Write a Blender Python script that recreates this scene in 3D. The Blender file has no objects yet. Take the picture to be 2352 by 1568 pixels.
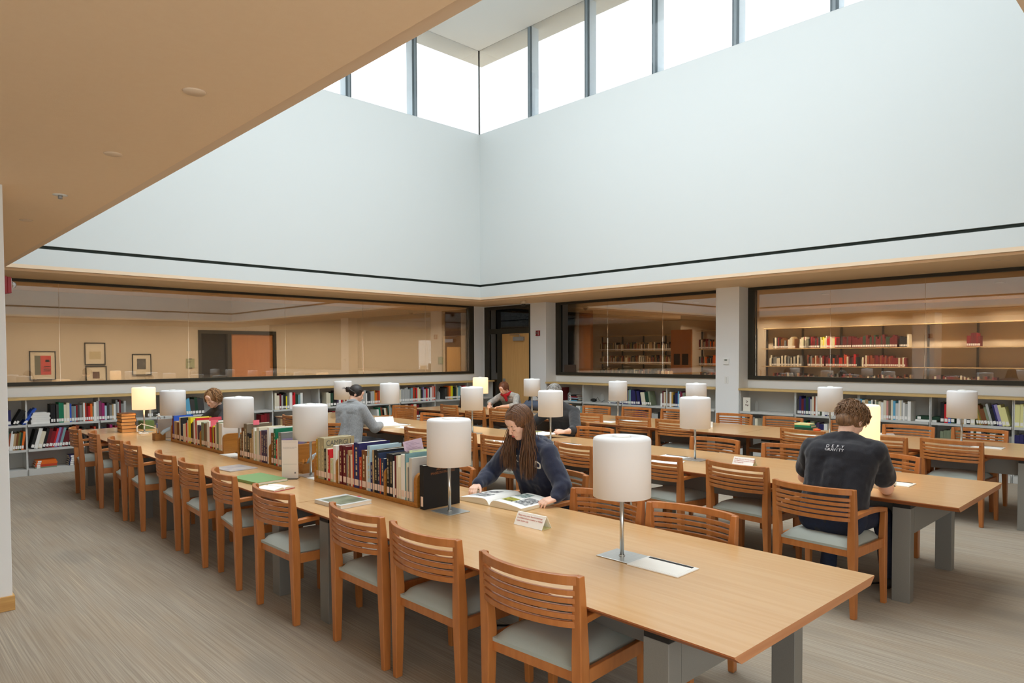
# Reading room of a library, built in metres. x runs along the left glass wall, y along the table rows.
WORLD = 4.8; E_COR = 20; E_STK = 26; EXPO = 0.2
import bpy, bmesh, math, random
from mathutils import Vector, Matrix, Quaternion
from mathutils.bvhtree import BVHTree
random.seed(7)
S = bpy.context.scene
C = S.collection
PI = math.pi
V = Vector
T = 0.72            # table height

# ------------------------------------------------------------------ materials
MATS = {}
def lin(c):
    return tuple(((x/255.0)/12.92 if x/255.0 <= .04045 else (((x/255.0)+.055)/1.055)**2.4) for x in c) + (1.0,)
def mat(name, rgb, rough=.6, metal=0.0, spec=.5, noise=None, bump=None, emis=None, estr=0, trans=0, sheen=0, vary=0, coat=0):
    """noise=(scale xyz, amount, rgb2)   bump=(scale, strength)"""
    if name in MATS: return MATS[name]
    m = bpy.data.materials.new(name); m.use_nodes = True
    nt = m.node_tree; N = nt.nodes; L = nt.links
    b = N['Principled BSDF']
    b.inputs['Base Color'].default_value = lin(rgb)
    b.inputs['Roughness'].default_value = rough
    b.inputs['Metallic'].default_value = metal
    b.inputs['Specular IOR Level'].default_value = spec
    if trans: b.inputs['Transmission Weight'].default_value = trans
    if sheen: b.inputs['Sheen Weight'].default_value = sheen
    if coat: b.inputs['Coat Weight'].default_value = coat; b.inputs['Coat Roughness'].default_value = .15
    if emis:
        b.inputs['Emission Color'].default_value = lin(emis); b.inputs['Emission Strength'].default_value = estr
    col = None
    if noise or bump or vary:
        tc = N.new('ShaderNodeTexCoord')
    if noise:
        sc, amt, rgb2 = noise
        mp = N.new('ShaderNodeMapping'); mp.inputs['Scale'].default_value = sc
        nz = N.new('ShaderNodeTexNoise'); nz.inputs['Scale'].default_value = 1; nz.inputs['Detail'].default_value = 5
        mx = N.new('ShaderNodeMix'); mx.data_type = 'RGBA'
        mx.inputs[6].default_value = lin(rgb); mx.inputs[7].default_value = lin(rgb2)
        rp = N.new('ShaderNodeMapRange'); rp.inputs[1].default_value = .35; rp.inputs[2].default_value = .65
        rp.inputs[4].default_value = amt
        L.new(tc.outputs['Object'], mp.inputs[0]); L.new(mp.outputs[0], nz.inputs['Vector'])
        L.new(nz.outputs[0], rp.inputs[0]); L.new(rp.outputs[0], mx.inputs[0]); col = mx.outputs[2]
        L.new(col, b.inputs['Base Color'])
    if vary:
        oi = N.new('ShaderNodeObjectInfo'); hs = N.new('ShaderNodeHueSaturation')
        mr = N.new('ShaderNodeMapRange'); mr.inputs[3].default_value = 1-vary; mr.inputs[4].default_value = 1+vary
        L.new(oi.outputs['Random'], mr.inputs[0]); L.new(mr.outputs[0], hs.inputs['Value'])
        if col: L.new(col, hs.inputs['Color'])
        else: hs.inputs['Color'].default_value = lin(rgb)
        L.new(hs.outputs[0], b.inputs['Base Color'])
    if bump:
        nb = N.new('ShaderNodeTexNoise'); nb.inputs['Scale'].default_value = bump[0]; nb.inputs['Detail'].default_value = 3
        bp = N.new('ShaderNodeBump'); bp.inputs['Strength'].default_value = bump[1]; bp.inputs['Distance'].default_value = .01
        L.new(tc.outputs['Object'], nb.inputs['Vector']); L.new(nb.outputs[0], bp.inputs['Height']); L.new(bp.outputs[0], b.inputs['Normal'])
    MATS[name] = m
    return m

def wood(name, rgb, rgb2, rough=.4, axis='y', coat=0):
    sc = {'y': (38, 1.6, 38), 'x': (1.6, 38, 38), 'z': (38, 38, 1.8)}[axis]
    return mat(name, rgb, rough, noise=(sc, .85, rgb2), coat=coat, spec=.45)

M_wall = mat('painted wall white', (242, 243, 243), .85, spec=.2, bump=(60, .02))
M_well = mat('painted lightwell white', (214, 219, 219), .9, spec=.1)
M_ceil = mat('ceiling tan plaster', (250, 222, 186), .95, spec=.1, bump=(220, .12), noise=((30, 30, 30), .25, (246, 214, 176)))
M_lip = mat('ceiling edge plaster', (238, 214, 186), .9, spec=.1)
M_frame = mat('dark bronze frame', (58, 54, 44), .5, .3)
M_reveal = mat('dark reveal', (28, 38, 30), .7)
M_mullion = mat('aluminium mullion', (214, 224, 230), .5, 0)
M_beige = mat('corridor beige wall', (214, 200, 178), .9, spec=.15, bump=(120, .05))
M_dceil = mat('corridor ceiling', (206, 172, 132), .95, spec=.1)
M_oakedge = mat('pale oak edge', (222, 190, 128), .5, noise=((3, 3, 60), .6, (206, 170, 106)))
M_base = mat('oak baseboard', (214, 168, 100), .5, noise=((3, 3, 60), .7, (190, 140, 76)))
M_steel = mat('shelf steel grey', (205, 206, 203), .5, .0, spec=.4)
M_steelb = mat('shelf back steel', (200, 199, 195), .6)
M_table = wood('cherry table veneer', (216, 176, 126), (208, 162, 108), .28, 'y', coat=.35)
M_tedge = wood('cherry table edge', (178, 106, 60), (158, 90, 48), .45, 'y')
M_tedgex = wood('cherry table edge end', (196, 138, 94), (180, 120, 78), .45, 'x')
M_chair = mat('chair maple', (190, 120, 62), .38, noise=((25, 25, 5), .6, (166, 98, 46)), vary=.07, coat=.15, spec=.45)
M_seat = mat('seat fabric grey green', (176, 184, 176), .95, spec=.1, bump=(700, .35), sheen=.3, vary=.04)
M_tleg = mat('table leg grey paint', (140, 138, 132), .5, .35, noise=((300, 300, 300), .5, (128, 126, 120)))
M_black = mat('black metal', (26, 25, 24), .5, .2)
M_nickel = mat('brushed nickel', (196, 196, 192), .3, .9)
M_plate = mat('brushed steel plate', (214, 216, 214), .28, .75, noise=((4, 90, 4), .5, (188, 190, 190)))
M_white = mat('white plastic', (240, 240, 236), .4)
M_paper = mat('white paper', (246, 245, 240), .8)
M_page = mat('book pages', (236, 228, 208), .8, noise=((2, 2, 300), .5, (214, 202, 176)))
M_red = mat('fire alarm red', (150, 22, 30), .4)
M_door = mat('maple door veneer', (222, 176, 112), .45, noise=((24, 24, 2), .6, (208, 158, 94)))
M_odoor = mat('orange wood door', (200, 136, 84), .45, noise=((24, 24, 2), .6, (184, 118, 68)))
M_alu = mat('closer aluminium', (170, 172, 174), .35, .7)
M_clear = mat('clear plastic', (235, 240, 245), .1, trans=.9)

def shade_mat(name, rgb, e, ecol):
    m = bpy.data.materials.new(name); m.use_nodes = True; nt = m.node_tree; N = nt.nodes; L = nt.links
    b = N['Principled BSDF']; b.inputs['Base Color'].default_value = lin(rgb); b.inputs['Roughness'].default_value = .75
    b.inputs['Specular IOR Level'].default_value = .25
    tr = N.new('ShaderNodeBsdfTranslucent'); tr.inputs['Color'].default_value = lin(rgb)
    mx = N.new('ShaderNodeMixShader'); mx.inputs[0].default_value = .28
    L.new(b.outputs[0], mx.inputs[1]); L.new(tr.outputs[0], mx.inputs[2])
    L.new(mx.outputs[0], N['Material Output'].inputs['Surface'])
    if e:
        b.inputs['Emission Color'].default_value = lin(ecol); b.inputs['Emission Strength'].default_value = e
    return m
M_shade = shade_mat('lampshade acrylic', (251, 251, 252), 0, None)
M_shadelit = shade_mat('lampshade lit acrylic', (240, 230, 214), .58, (255, 226, 184))

def glass_mat(name, tint, k=1.0, base=.0):
    m = bpy.data.materials.new(name); m.use_nodes = True; nt = m.node_tree; N = nt.nodes; L = nt.links
    N.remove(N['Principled BSDF'])
    t = N.new('ShaderNodeBsdfTransparent'); t.inputs[0].default_value = lin(tint)
    g = N.new('ShaderNodeBsdfGlossy'); g.inputs['Roughness'].default_value = 0.0
    f = N.new('ShaderNodeFresnel'); f.inputs[0].default_value = 1.5
    ma = N.new('ShaderNodeMath'); ma.operation = 'MULTIPLY_ADD'; ma.inputs[1].default_value = k; ma.inputs[2].default_value = base
    mx = N.new('ShaderNodeMixShader')
    L.new(f.outputs[0], ma.inputs[0]); L.new(ma.outputs[0], mx.inputs[0]); L.new(t.outputs[0], mx.inputs[1]); L.new(g.outputs[0], mx.inputs[2])
    L.new(mx.outputs[0], N['Material Output'].inputs['Surface'])
    return m
M_glass = glass_mat('interior glazing', (236, 228, 216), 2.7, .04)
M_skyglass = glass_mat('clerestory dimming glazing', (208, 211, 212), .3, 0)  # tint set to cut the sky light entering through the clerestory
M_addglass = glass_mat('added opening glazing', (252, 253, 253), .3, 0)  # for the added roof light and the two added fill windows

def carpet():
    m = bpy.data.materials.new('striped carpet tile'); m.use_nodes = True; nt = m.node_tree; N = nt.nodes; L = nt.links
    b = N['Principled BSDF']; b.inputs['Roughness'].default_value = 1; b.inputs['Specular IOR Level'].default_value = .05
    b.inputs['Sheen Weight'].default_value = .15
    tc = N.new('ShaderNodeTexCoord')
    def noise(sc, det=3, rough=.6):
        mp = N.new('ShaderNodeMapping'); mp.inputs['Scale'].default_value = sc
        nz = N.new('ShaderNodeTexNoise'); nz.inputs['Scale'].default_value = 1; nz.inputs['Detail'].default_value = det; nz.inputs['Roughness'].default_value = rough
        L.new(tc.outputs['Object'], mp.inputs[0]); L.new(mp.outputs[0], nz.inputs['Vector']); return nz.outputs[0]
    def mix(fac, a, bb):
        mx = N.new('ShaderNodeMix'); mx.data_type = 'RGBA'; L.new(fac, mx.inputs[0])
        for s, i in ((a, 6), (bb, 7)):
            if isinstance(s, tuple): mx.inputs[i].default_value = lin(s)
            else: L.new(s, mx.inputs[i])
        return mx.outputs[2]
    def rng(o, a, c, lo=0, hi=1):
        r = N.new('ShaderNodeMapRange'); r.inputs[1].default_value = a; r.inputs[2].default_value = c; r.inputs[3].default_value = lo; r.inputs[4].default_value = hi
        L.new(o, r.inputs[0]); return r.outputs[0]
    fine = noise((120, 1.1, 1), 2)               # fine ribs running along the tables
    c1 = mix(rng(fine, .38, .62), (156, 145, 129), (182, 171, 154))
    broad = noise((4.5, 1.1, 1), 3)
    c2 = mix(rng(broad, .42, .62, 0, .35), c1, (168, 148, 122))
    pale = noise((110, .7, 1), 1)
    c3 = mix(rng(pale, .64, .72, 0, .45), c2, (214, 198, 170))
    vo = N.new('ShaderNodeTexVoronoi'); vo.inputs['Scale'].default_value = 1.0; mpv = N.new('ShaderNodeMapping'); mpv.inputs['Scale'].default_value = (1.9, .9, 1)
    L.new(tc.outputs['Object'], mpv.inputs[0]); L.new(mpv.outputs[0], vo.inputs['Vector'])
    spot = rng(vo.outputs['Distance'], .16, .30, .35, 0)
    c4 = mix(spot, c3, (132, 128, 120))         # worn grey patches
    grain = noise((900, 500, 500), 2)
    c5 = mix(rng(grain, .3, .7, 0, .25), c4, (110, 102, 92))
    L.new(c5, b.inputs['Base Color'])
    bp = N.new('ShaderNodeBump'); bp.inputs['Strength'].default_value = .5; bp.inputs['Distance'].default_value = .004
    L.new(fine, bp.inputs['Height']); L.new(bp.outputs[0], b.inputs['Normal'])
    return m
M_carpet = carpet()

# ------------------------------------------------------------------ mesh helpers
class MB:
    def __init__(self):
        self.v = []; self.f = []; self.mi = []; self.sm = []
    def add(self, vs, fs, m=0, smooth=False, M=None):
        n = len(self.v)
        for p in vs: self.v.append(tuple(M @ V(p)) if M is not None else tuple(p))
        for f in fs: self.f.append([i+n for i in f]); self.mi.append(m); self.sm.append(smooth)
        return self
    def box(self, x0, x1, y0, y1, z0, z1, m=0, M=None):
        vs = [(x0,y0,z0),(x1,y0,z0),(x1,y1,z0),(x0,y1,z0),(x0,y0,z1),(x1,y0,z1),(x1,y1,z1),(x0,y1,z1)]
        return self.add(vs, [(0,3,2,1),(4,5,6,7),(0,1,5,4),(1,2,6,5),(2,3,7,6),(3,0,4,7)], m, False, M)
    def prism(self, poly, z0, z1, m=0, M=None, smooth=False):
        n = len(poly)
        vs = [(x,y,z0) for x,y in poly] + [(x,y,z1) for x,y in poly]
        fs = [tuple(range(n-1,-1,-1)), tuple(range(n,2*n))] + [(i,(i+1)%n,n+(i+1)%n,n+i) for i in range(n)]
        return self.add(vs, fs, m, smooth, M)
    def lathe(self, prof, n=32, m=0, c=(0,0,0), M=None, smooth=True):
        vs = []; fs = []
        for r,z in prof:
            for k in range(n):
                a = 2*PI*k/n; vs.append((c[0]+r*math.cos(a), c[1]+r*math.sin(a), c[2]+z))
        for i in range(len(prof)-1):
            for k in range(n):
                fs.append((i*n+k, i*n+(k+1)%n, (i+1)*n+(k+1)%n, (i+1)*n+k))
        fs.append(tuple(range(n-1,-1,-1))); fs.append(tuple(range((len(prof)-1)*n, len(prof)*n)))
        return self.add(vs, fs, m, smooth, M)
    def tube(self, pts, r, n=8, m=0, M=None, smooth=True, flat=1.0):
        """tube along points; r number or list; flat scales the binormal"""
        pts = [V(p) for p in pts]; k = len(pts)
        rs = r if isinstance(r, (list,tuple)) else [r]*k
        t0 = (pts[1]-pts[0]).normalized()
        up = V((0,0,1)) if abs(t0.z) < .9 else V((1,0,0))
        nrm = (up - t0*up.dot(t0)).normalized()
        vs = []; fs = []
        for i,p in enumerate(pts):
            a = pts[min(i+1,k-1)]-pts[max(i-1,0)]
            if a.length < 1e-9: a = t0
            t = a.normalized(); nrm = (nrm - t*nrm.dot(t))
            nrm = nrm.normalized() if nrm.length > 1e-6 else V((1,0,0)); bi = t.cross(nrm)
            for j in range(n):
                an = 2*PI*j/n; vs.append(tuple(p + (nrm*math.cos(an) + bi*math.sin(an)*flat)*rs[i]))
        for i in range(k-1):
            for j in range(n): fs.append((i*n+j, i*n+(j+1)%n, (i+1)*n+(j+1)%n, (i+1)*n+j))
        fs.append(tuple(range(n-1,-1,-1))); fs.append(tuple(range((k-1)*n, k*n)))
        return self.add(vs, fs, m, smooth, M)
    def ell(self, c, r, m=0, rot=None, n=16, M=None):
        vs = []; fs = []; rings = n//2
        Rm = rot if rot is not None else Matrix.Identity(3)
        for i in range(rings+1):
            th = PI*i/rings
            for k in range(n):
                a = 2*PI*k/n
                vs.append(tuple(V(c) + Rm @ V((r[0]*math.sin(th)*math.cos(a), r[1]*math.sin(th)*math.sin(a), r[2]*math.cos(th)))))
        for i in range(rings):
            for k in range(n): fs.append((i*n+k, (i+1)*n+k, (i+1)*n+(k+1)%n, i*n+(k+1)%n))
        return self.add(vs, fs, m, True, M)
    def cap(self, p1, p2, r1, r2, n=14, m=0):
        """tapered capsule"""
        p1 = V(p1); p2 = V(p2); d = p2-p1; L = d.length
        if L < 1e-6: return self.ell(p1, (r1,r1,r1))
        q = V((0,0,1)).rotation_difference(d.normalized()).to_matrix()
        prof = []
        for i in range(5): a = -PI/2+PI/2*i/4; prof.append((max(r1*math.cos(a),1e-4), r1*math.sin(a)))
        for i in range(5): a = PI/2*i/4; prof.append((max(r2*math.cos(a),1e-4), L+r2*math.sin(a)))
        M4 = Matrix.Translation(p1) @ q.to_4x4()
        return self.lathe(prof, n, m, M=M4)
    def mesh(self, name, mats):
        me = bpy.data.meshes.new(name); me.from_pydata(self.v, [], self.f); me.update()
        for mm in (mats if isinstance(mats, (list,tuple)) else [mats]): me.materials.append(mm)
        me.polygons.foreach_set('material_index', self.mi); me.polygons.foreach_set('use_smooth', self.sm)
        me.validate(); return me
    def build(self, name, mats, parent=None, bev=0, seg=2, loc=None, rz=None):
        o = bpy.data.objects.new(name, self.mesh(name, mats)); C.objects.link(o)
        if parent is not None: o.parent = parent
        if loc is not None: o.location = loc
        if rz is not None: o.rotation_euler = (0,0,rz)
        if bev:
            b = o.modifiers.new('bevel', 'BEVEL'); b.width = bev; b.segments = seg; b.limit_method = 'ANGLE'; b.angle_limit = math.radians(40)
            b.harden_normals = False
        return o

LABELS = {}
def tag(o, label, cat, group=None, kind=None):
    if label in LABELS and not group: print('DUPLICATE LABEL', label)
    LABELS[label] = 1
    n = len(label.split())
    if n < 4 or n > 16: print('LABEL LENGTH', n, label)
    o['label'] = label; o['category'] = cat
    if group: o['group'] = group
    if kind: o['kind'] = kind
    return o
def empty(name, loc, rz=0, label=None, cat=None, group=None):
    o = bpy.data.objects.new(name, None); C.objects.link(o); o.location = loc; o.rotation_euler = (0,0,rz); o.empty_display_size = .05
    if label: tag(o, label, cat, group)
    return o
def kids(o): return [c for c in KID.get(o.name, [])]
KID = {}
def reg(root, *parts): KID[root.name] = list(parts); return root
def dup(root, loc, rz, label, cat, group=None):
    r = root.copy(); C.objects.link(r); r.location = loc; r.rotation_euler = (0,0,rz)
    for ch in KID.get(root.name, []):
        c = ch.copy(); C.objects.link(c); c.parent = r
        for g in KID.get(ch.name, []):
            d = g.copy(); C.objects.link(d); d.parent = c
    if 'group' in r: del r['group']
    tag(r, label, cat, group); return r
def struct(name, mb, mats, parent=None, bev=0):
    o = mb.build(name, mats, parent, bev)
    if parent is None: o['kind'] = 'structure'
    return o
def slab_holes(x0,x1,y0,y1,z0,z1,holes):
    """horizontal slab with rectangular holes (x0,x1,y0,y1) made of boxes"""
    mb = MB()
    xs = sorted({x0,x1,*[h[0] for h in holes],*[h[1] for h in holes]}); ys = sorted({y0,y1,*[h[2] for h in holes],*[h[3] for h in holes]})
    for a,b in zip(xs,xs[1:]):
        for c,d in zip(ys,ys[1:]):
            cx=(a+b)/2; cy=(c+d)/2
            if any(h[0]<cx<h[1] and h[2]<cy<h[3] for h in holes): continue
            mb.box(a,b,c,d,z0,z1)
    return mb
def text_mesh(txt, size, extrude=.0004, font=None, align='CENTER', sx=1.0, space=1.0, bold=0):
    cu = bpy.data.curves.new('tmp', 'FONT'); cu.body = txt; cu.size = size; cu.extrude = extrude; cu.align_x = align
    cu.space_character = space; cu.resolution_u = 3; cu.offset = bold
    o = bpy.data.objects.new('tmp', cu); C.objects.link(o); bpy.context.view_layer.update()
    dg = bpy.context.evaluated_depsgraph_get(); me = bpy.data.meshes.new_from_object(o.evaluated_get(dg))
    bpy.data.objects.remove(o); bpy.data.curves.remove(cu)
    if sx != 1: me.transform(Matrix.Scale(sx, 4, (1,0,0)))
    return me
def lettering(name, txt, size, mtl, parent, M4, align='CENTER', sx=1.0, space=1.0):
    me = text_mesh(txt, size, align=align, sx=sx, space=space); me.materials.clear(); me.materials.append(mtl)
    o = bpy.data.objects.new(name, me); C.objects.link(o)
    if parent is not None: o.parent = parent
    o.matrix_local = M4 if parent is not None else M4
    return o
def frame_mat(origin, xdir, ydir):
    x = V(xdir).normalized(); y = V(ydir).normalized(); z = x.cross(y)
    return Matrix(((x.x,y.x,z.x,origin[0]),(x.y,y.y,z.y,origin[1]),(x.z,y.z,z.z,origin[2]),(0,0,0,1)))
# ------------------------------------------------------------------ the room
ZC = 2.88; WY = 12.40; WX = 11.41; CX = 11.07
HX0, HX1, HY0, HY1 = 1.57, 9.87, .517, 11.17     # light well opening
ZS, ZT = 6.42, 8.18                               # clerestory sill and head
XL, YB = -2.6, -3.2                               # room extents behind the camera
CY1 = 14.5                                        # corridor far wall
SX1 = 17.9                                        # stack room far wall

struct('floor', MB().box(XL, 22, YB, 17.5, -.1, 0), M_carpet)
lip = .10
struct('ceiling', slab_holes(XL, WX+.12, YB, WY+.10, ZC, ZC+.03, [(HX0-lip, HX1+lip, HY0-lip, HY1+lip)]), M_ceil)
lipm = slab_holes(HX0-lip-.02, HX1+lip+.02, HY0-lip-.02, HY1+lip+.02, ZC+.03, ZC+.08, [(HX0, HX1, HY0, HY1)])
struct('trim_1', lipm, M_lip)
# light well walls: vertical, with the dark reveal at 3.19-3.23
def well_wall(name, side):
    mb = MB(); t = .25; z0 = ZC+.03; zr0, zr1 = 3.185, 3.232
    def seg(za, zb, off, m):
        a = off
        if side == 'left':   mb.box(HX0-t, HX1+t, HY1+a, HY1+t, za, zb, m)
        if side == 'right':  mb.box(HX1+a, HX1+t, HY0-t, HY1+t, za, zb, m)
        if side == 'near':   mb.box(HX0-t, HX0-a, HY0-t, HY1+t, za, zb, m)
        if side == 'back':   mb.box(HX0-t, HX1+t, HY0-t, HY0-a, za, zb, m)
    seg(ZC+.08, zr0, 0, 0); seg(zr0, zr1, .03, 1); seg(zr1, ZS, 0, 0)
    return struct(name, mb, [M_well, M_reveal])
for s in ('left', 'right', 'near', 'back'): well_wall('wall_lightwell_'+s, s)
SK = (2.2, 8.2, 1.4, 9.2)                         # added unseen roof light, sends more daylight down onto the tables
struct('ceiling_lightwell', slab_holes(HX0-.6, HX1+.6, HY0-.6, HY1+.6, ZT, ZT+.15, [SK]), M_well)
struct('window_15', MB().box(SK[0], SK[1], SK[2], SK[3], ZT+.10, ZT+.11), M_addglass)  # glazing of the added roof light
# clerestory windows on the four sides
ci = 10
def clerestory(side, posts):
    global ci
    ci += 1
    root = empty('window_%d' % ci, (0,0,0)); root['kind'] = 'structure'
    fr = MB(); gl = MB(); w, d = .06, .19
    if side in ('left','back'):
        y = HY1 if side == 'left' else HY0; s = 1 if side == 'left' else -1
        for x in posts: fr.box(x-w, x+w, min(y+.02*s, y+(.02+d)*s), max(y+.02*s, y+(.02+d)*s), ZS-.0, ZT)
        for x in posts: fr.box(x-w*.35, x+w*.35, min(y+.0*s, y+.02*s), max(y+.0*s, y+.02*s), ZS, ZT)
        gl.box(HX0, HX1, y-.004, y+.004, ZS, ZT)
    else:
        x = HX1 if side == 'right' else HX0; s = 1 if side == 'right' else -1
        for y in posts: fr.box(min(x+.02*s, x+(.02+d)*s), max(x+.02*s, x+(.02+d)*s), y-w, y+w, ZS, ZT)
        for y in posts: fr.box(min(x+.0*s, x+.02*s), max(x+.0*s, x+.02*s), y-w*.35, y+w*.35, ZS, ZT)
        gl.box(x-.004, x+.004, HY0, HY1, ZS, ZT)
    fr.build('window_mullions', M_mullion, root); gl.build('window_glass', M_skyglass, root)
clerestory('left', [2.29+1.478*k for k in range(5)] )
clerestory('right', [9.68-1.462*k for k in range(7)])
clerestory('near', [9.68-1.462*k for k in range(7)])
clerestory('back', [2.29+1.478*k for k in range(5)])
struct('trim_2', MB().box(HX1-.012, HX1+.012, HY1-.012, HY1+.012, ZS, ZT), M_frame)

# left wall (towards the corridor)
WIN1 = (-1.9, 10.73, 1.295, ZC)
def wall_y(name, y0, y1, x0, x1, z0, z1, holes, m, m2=None):
    """wall in the xz plane with rectangular holes (x0,x1,z0,z1)"""
    mb = MB(); xs = sorted({x0,x1,*[h[0] for h in holes],*[h[1] for h in holes]}); zs = sorted({z0,z1,*[h[2] for h in holes],*[h[3] for h in holes]})
    for a,b in zip(xs,xs[1:]):
        for c,d in zip(zs,zs[1:]):
            if any(h[0]<(a+b)/2<h[1] and h[2]<(c+d)/2<h[3] for h in holes): continue
            mb.box(a,b,y0,y1,c,d)
    return struct(name, mb, m)
def wall_x(name, x0, x1, y0, y1, z0, z1, holes, m):
    mb = MB(); ys = sorted({y0,y1,*[h[0] for h in holes],*[h[1] for h in holes]}); zs = sorted({z0,z1,*[h[2] for h in holes],*[h[3] for h in holes]})
    for a,b in zip(ys,ys[1:]):
        for c,d in zip(zs,zs[1:]):
            if any(h[0]<(a+b)/2<h[1] and h[2]<(c+d)/2<h[3] for h in holes): continue
            mb.box(x0,x1,a,b,c,d)
    return struct(name, mb, m)
wall_y('wall_left', WY, WY+.10, XL, CX+.12, 0, ZC, [WIN1], M_wall)
# door wall
DY0, DY1 = 10.845, 12.375
wall_x('wall_door', CX, CX+.12, 10.37, WY, 0, ZC, [(DY0, DY1, 0, 2.862)], M_wall)
struct('wall_return', MB().box(CX+.12, WX+.10, 10.37, 10.47, 0, ZC), M_wall)
struct('wall_pillar', MB().box(CX, WX+.10, 5.835, 6.275, 0, ZC), M_wall)
wall_x('wall_right', WX, WX+.10, YB, 10.37, 0, ZC, [(6.275, 10.37, 1.28, ZC), (.2, 5.835, 1.28, ZC)], M_wall)
wall_x('wall_near', XL-.1, XL, YB, WY, 0, ZC, [(-2.8, -.4, .7, 2.5)], M_wall)
wall_y('wall_back', YB-.1, YB, XL, WX+.1, 0, ZC, [(-2.2, 2.2, .7, 2.5)], M_wall)
struct('window_16', MB().box(XL-.06, XL-.05, -2.8, 3.9, .5, 2.7), M_addglass)  # added unseen window, lets in fill light from behind the camera
struct('window_17', MB().box(-2.2, 3.4, YB-.06, YB-.05, .5, 2.7), M_addglass)  # second added fill window, out of view in the back wall
# pier at the left edge of the photograph
struct('wall_pier', MB().box(.10, .80, 5.735, 6.30, 0, ZC), M_wall, bev=.004)
struct('baseboard_pier', MB().box(.085, .812, 5.722, 6.31, 0, .10), M_base, bev=.003)

# interior windows
def win_y(name, x0, x1, y, z0, z1, divs, fw=.075, wr=.13):
    root = empty(name, (0,0,0)); root['kind'] = 'structure'
    f = MB(); f.box(x0, x1, y-.03, y+.09, z0, z0+fw-.02); f.box(x0, x1, y-.03, y+.05, z1-fw+.035, z1-.001)
    f.box(x0, x0+fw, y-.03, y+.09, z0+fw-.02, z1-fw+.035); f.box(x1-wr, x1, y-.03, y+.09, z0+fw-.02, z1-fw+.035)
    f.build('window_frame', M_frame, root, bev=.003)
    xs = [x0+fw]+divs+[x1-wr]
    for a,b in zip(xs, xs[1:]):
        MB().box(a+.003, b-.003, y+.025, y+.035, z0+fw-.02, z1-fw+.035).build('window_pane', M_glass, root)
    return root
def win_x(name, y0, y1, x, z0, z1, divs, fw=.075, wl=.11):
    root = empty(name, (0,0,0)); root['kind'] = 'structure'
    f = MB(); f.box(x-.03, x+.09, y0, y1, z0, z0+fw-.01); f.box(x-.03, x+.05, y0, y1, z1-fw+.025, z1-.001)
    f.box(x-.03, x+.09, y0, y0+.02, z0+fw-.01, z1-fw+.025); f.box(x-.03, x+.09, y1-wl, y1, z0+fw-.01, z1-fw+.025)
    f.build('window_frame', M_frame, root, bev=.003)
    ys = [y0+.02]+sorted(divs)+[y1-wl]
    for a,b in zip(ys, ys[1:]):
        MB().box(x+.025, x+.035, a+.003, b-.003, z0+fw-.01, z1-fw+.025).build('window_pane', M_glass, root)
    return root
win_y('window_1', WIN1[0], WIN1[1], WY, WIN1[2], ZC, [.55, 2.40, 4.29, 6.05, 7.75, 9.35])
win_x('window_2', 6.277, 10.368, WX, 1.28, ZC, [7.623, 8.97])
win_x('window_3', .2, 5.833, WX, 1.28, ZC, [4.453, 3.097, 1.74])

# door
d = empty('door_1', (CX, 0, 0)); d['kind'] = 'structure'
f = MB()
for y0,y1,z0,z1 in ((DY0,DY0+.04,0,2.862),(DY1-.15,DY1,0,2.862),(DY0+.04,DY1-.15,2.79,2.862),(DY0+.04,DY1-.15,2.22,2.34),(11.77,11.93,0,2.22)):
    f.box(-.012, .10, y0, y1, z0, z1)
f.build('door_frame', M_frame, d, bev=.003)
MB().box(.03, .04, DY0+.04, DY1-.15, 2.34, 2.79).build('transom_pane', M_glass, d)
MB().box(.03, .04, 11.93, DY1-.15, .02, 2.22).build('sidelight_pane', M_glass, d)
leaf = MB().box(.0, .045, DY0+.045, 11.765, .01, 2.215).build('door_leaf', M_door, d)
MB().box(-.06, -.004, 11.02, 11.35, 2.05, 2.14).build('door_closer', M_alu, d, bev=.004)
MB().tube([(-.03,11.15,2.15),(-.02,11.18,2.19),(-.03,11.48,2.19)], .008).build('closer_arm', M_alu, d)
MB().box(-.012, -.001, 11.66, 11.74, .95, 1.18).tube([(-.01,11.70,1.04),(-.055,11.70,1.04),(-.06,11.58,1.04)], .009).build('door_handle', M_alu, d)

# corridor beyond the left wall, and stack room beyond the right wall
wall_y('wall_corridor', CY1, CY1+.1, XL-1, 13.0, 0, ZC, [(5.19, 6.84, 0, 2.26)], M_beige)
struct('wall_corridor_end', MB().box(XL-1.1, XL-1, WY+.1, CY1, 0, ZC), M_beige)
struct('ceiling_corridor', MB().box(XL-1, 22, WY+.10, 17.5, ZC, ZC+.1), M_dceil)
struct('ceiling_stacks', MB().box(WX+.12, 22, YB, WY+.10, ZC, ZC+.1), M_dceil)
struct('wall_stacks', MB().box(SX1, SX1+.1, YB, 11.3, 0, ZC), M_beige)
struct('wall_stacks_far', MB().box(20.5, 20.6, 11.3, 17.5, 0, ZC), M_beige)
struct('wall_stacks_back', MB().box(WX+.1, 22, YB-.1, YB, 0, ZC), M_beige)
struct('wall_stacks_end', MB().box(13.0, 22, 17.4, 17.5, 0, ZC), M_beige)
struct('wall_corridor_stub', MB().box(12.9, 13.0, CY1+.1, 17.4, 0, ZC), M_beige)
# corridor double door
d = empty('door_2', (0, CY1, 0)); d['kind'] = 'structure'
f = MB(); f.box(5.19, 5.25, -.02, .1, 0, 2.26); f.box(6.77, 6.84, -.02, .1, 0, 2.26); f.box(5.25, 6.77, -.02, .1, 2.19, 2.26); f.box(5.78, 5.86, -.02, .1, 0, 2.19)
f.build('door_frame', M_frame, d)
MB().box(5.25, 5.78, .05, .06, 0, 2.19).build('door_glass', mat('dark glass', (30, 26, 22), .05, spec=.6), d)
MB().box(5.86, 6.77, .02, .06, 0, 2.19).build('door_leaf', M_odoor, d)

struct('wall_stacks_stub', MB().box(14.0, 14.1, 11.93, 13.2, 0, ZC), M_wall)
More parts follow.
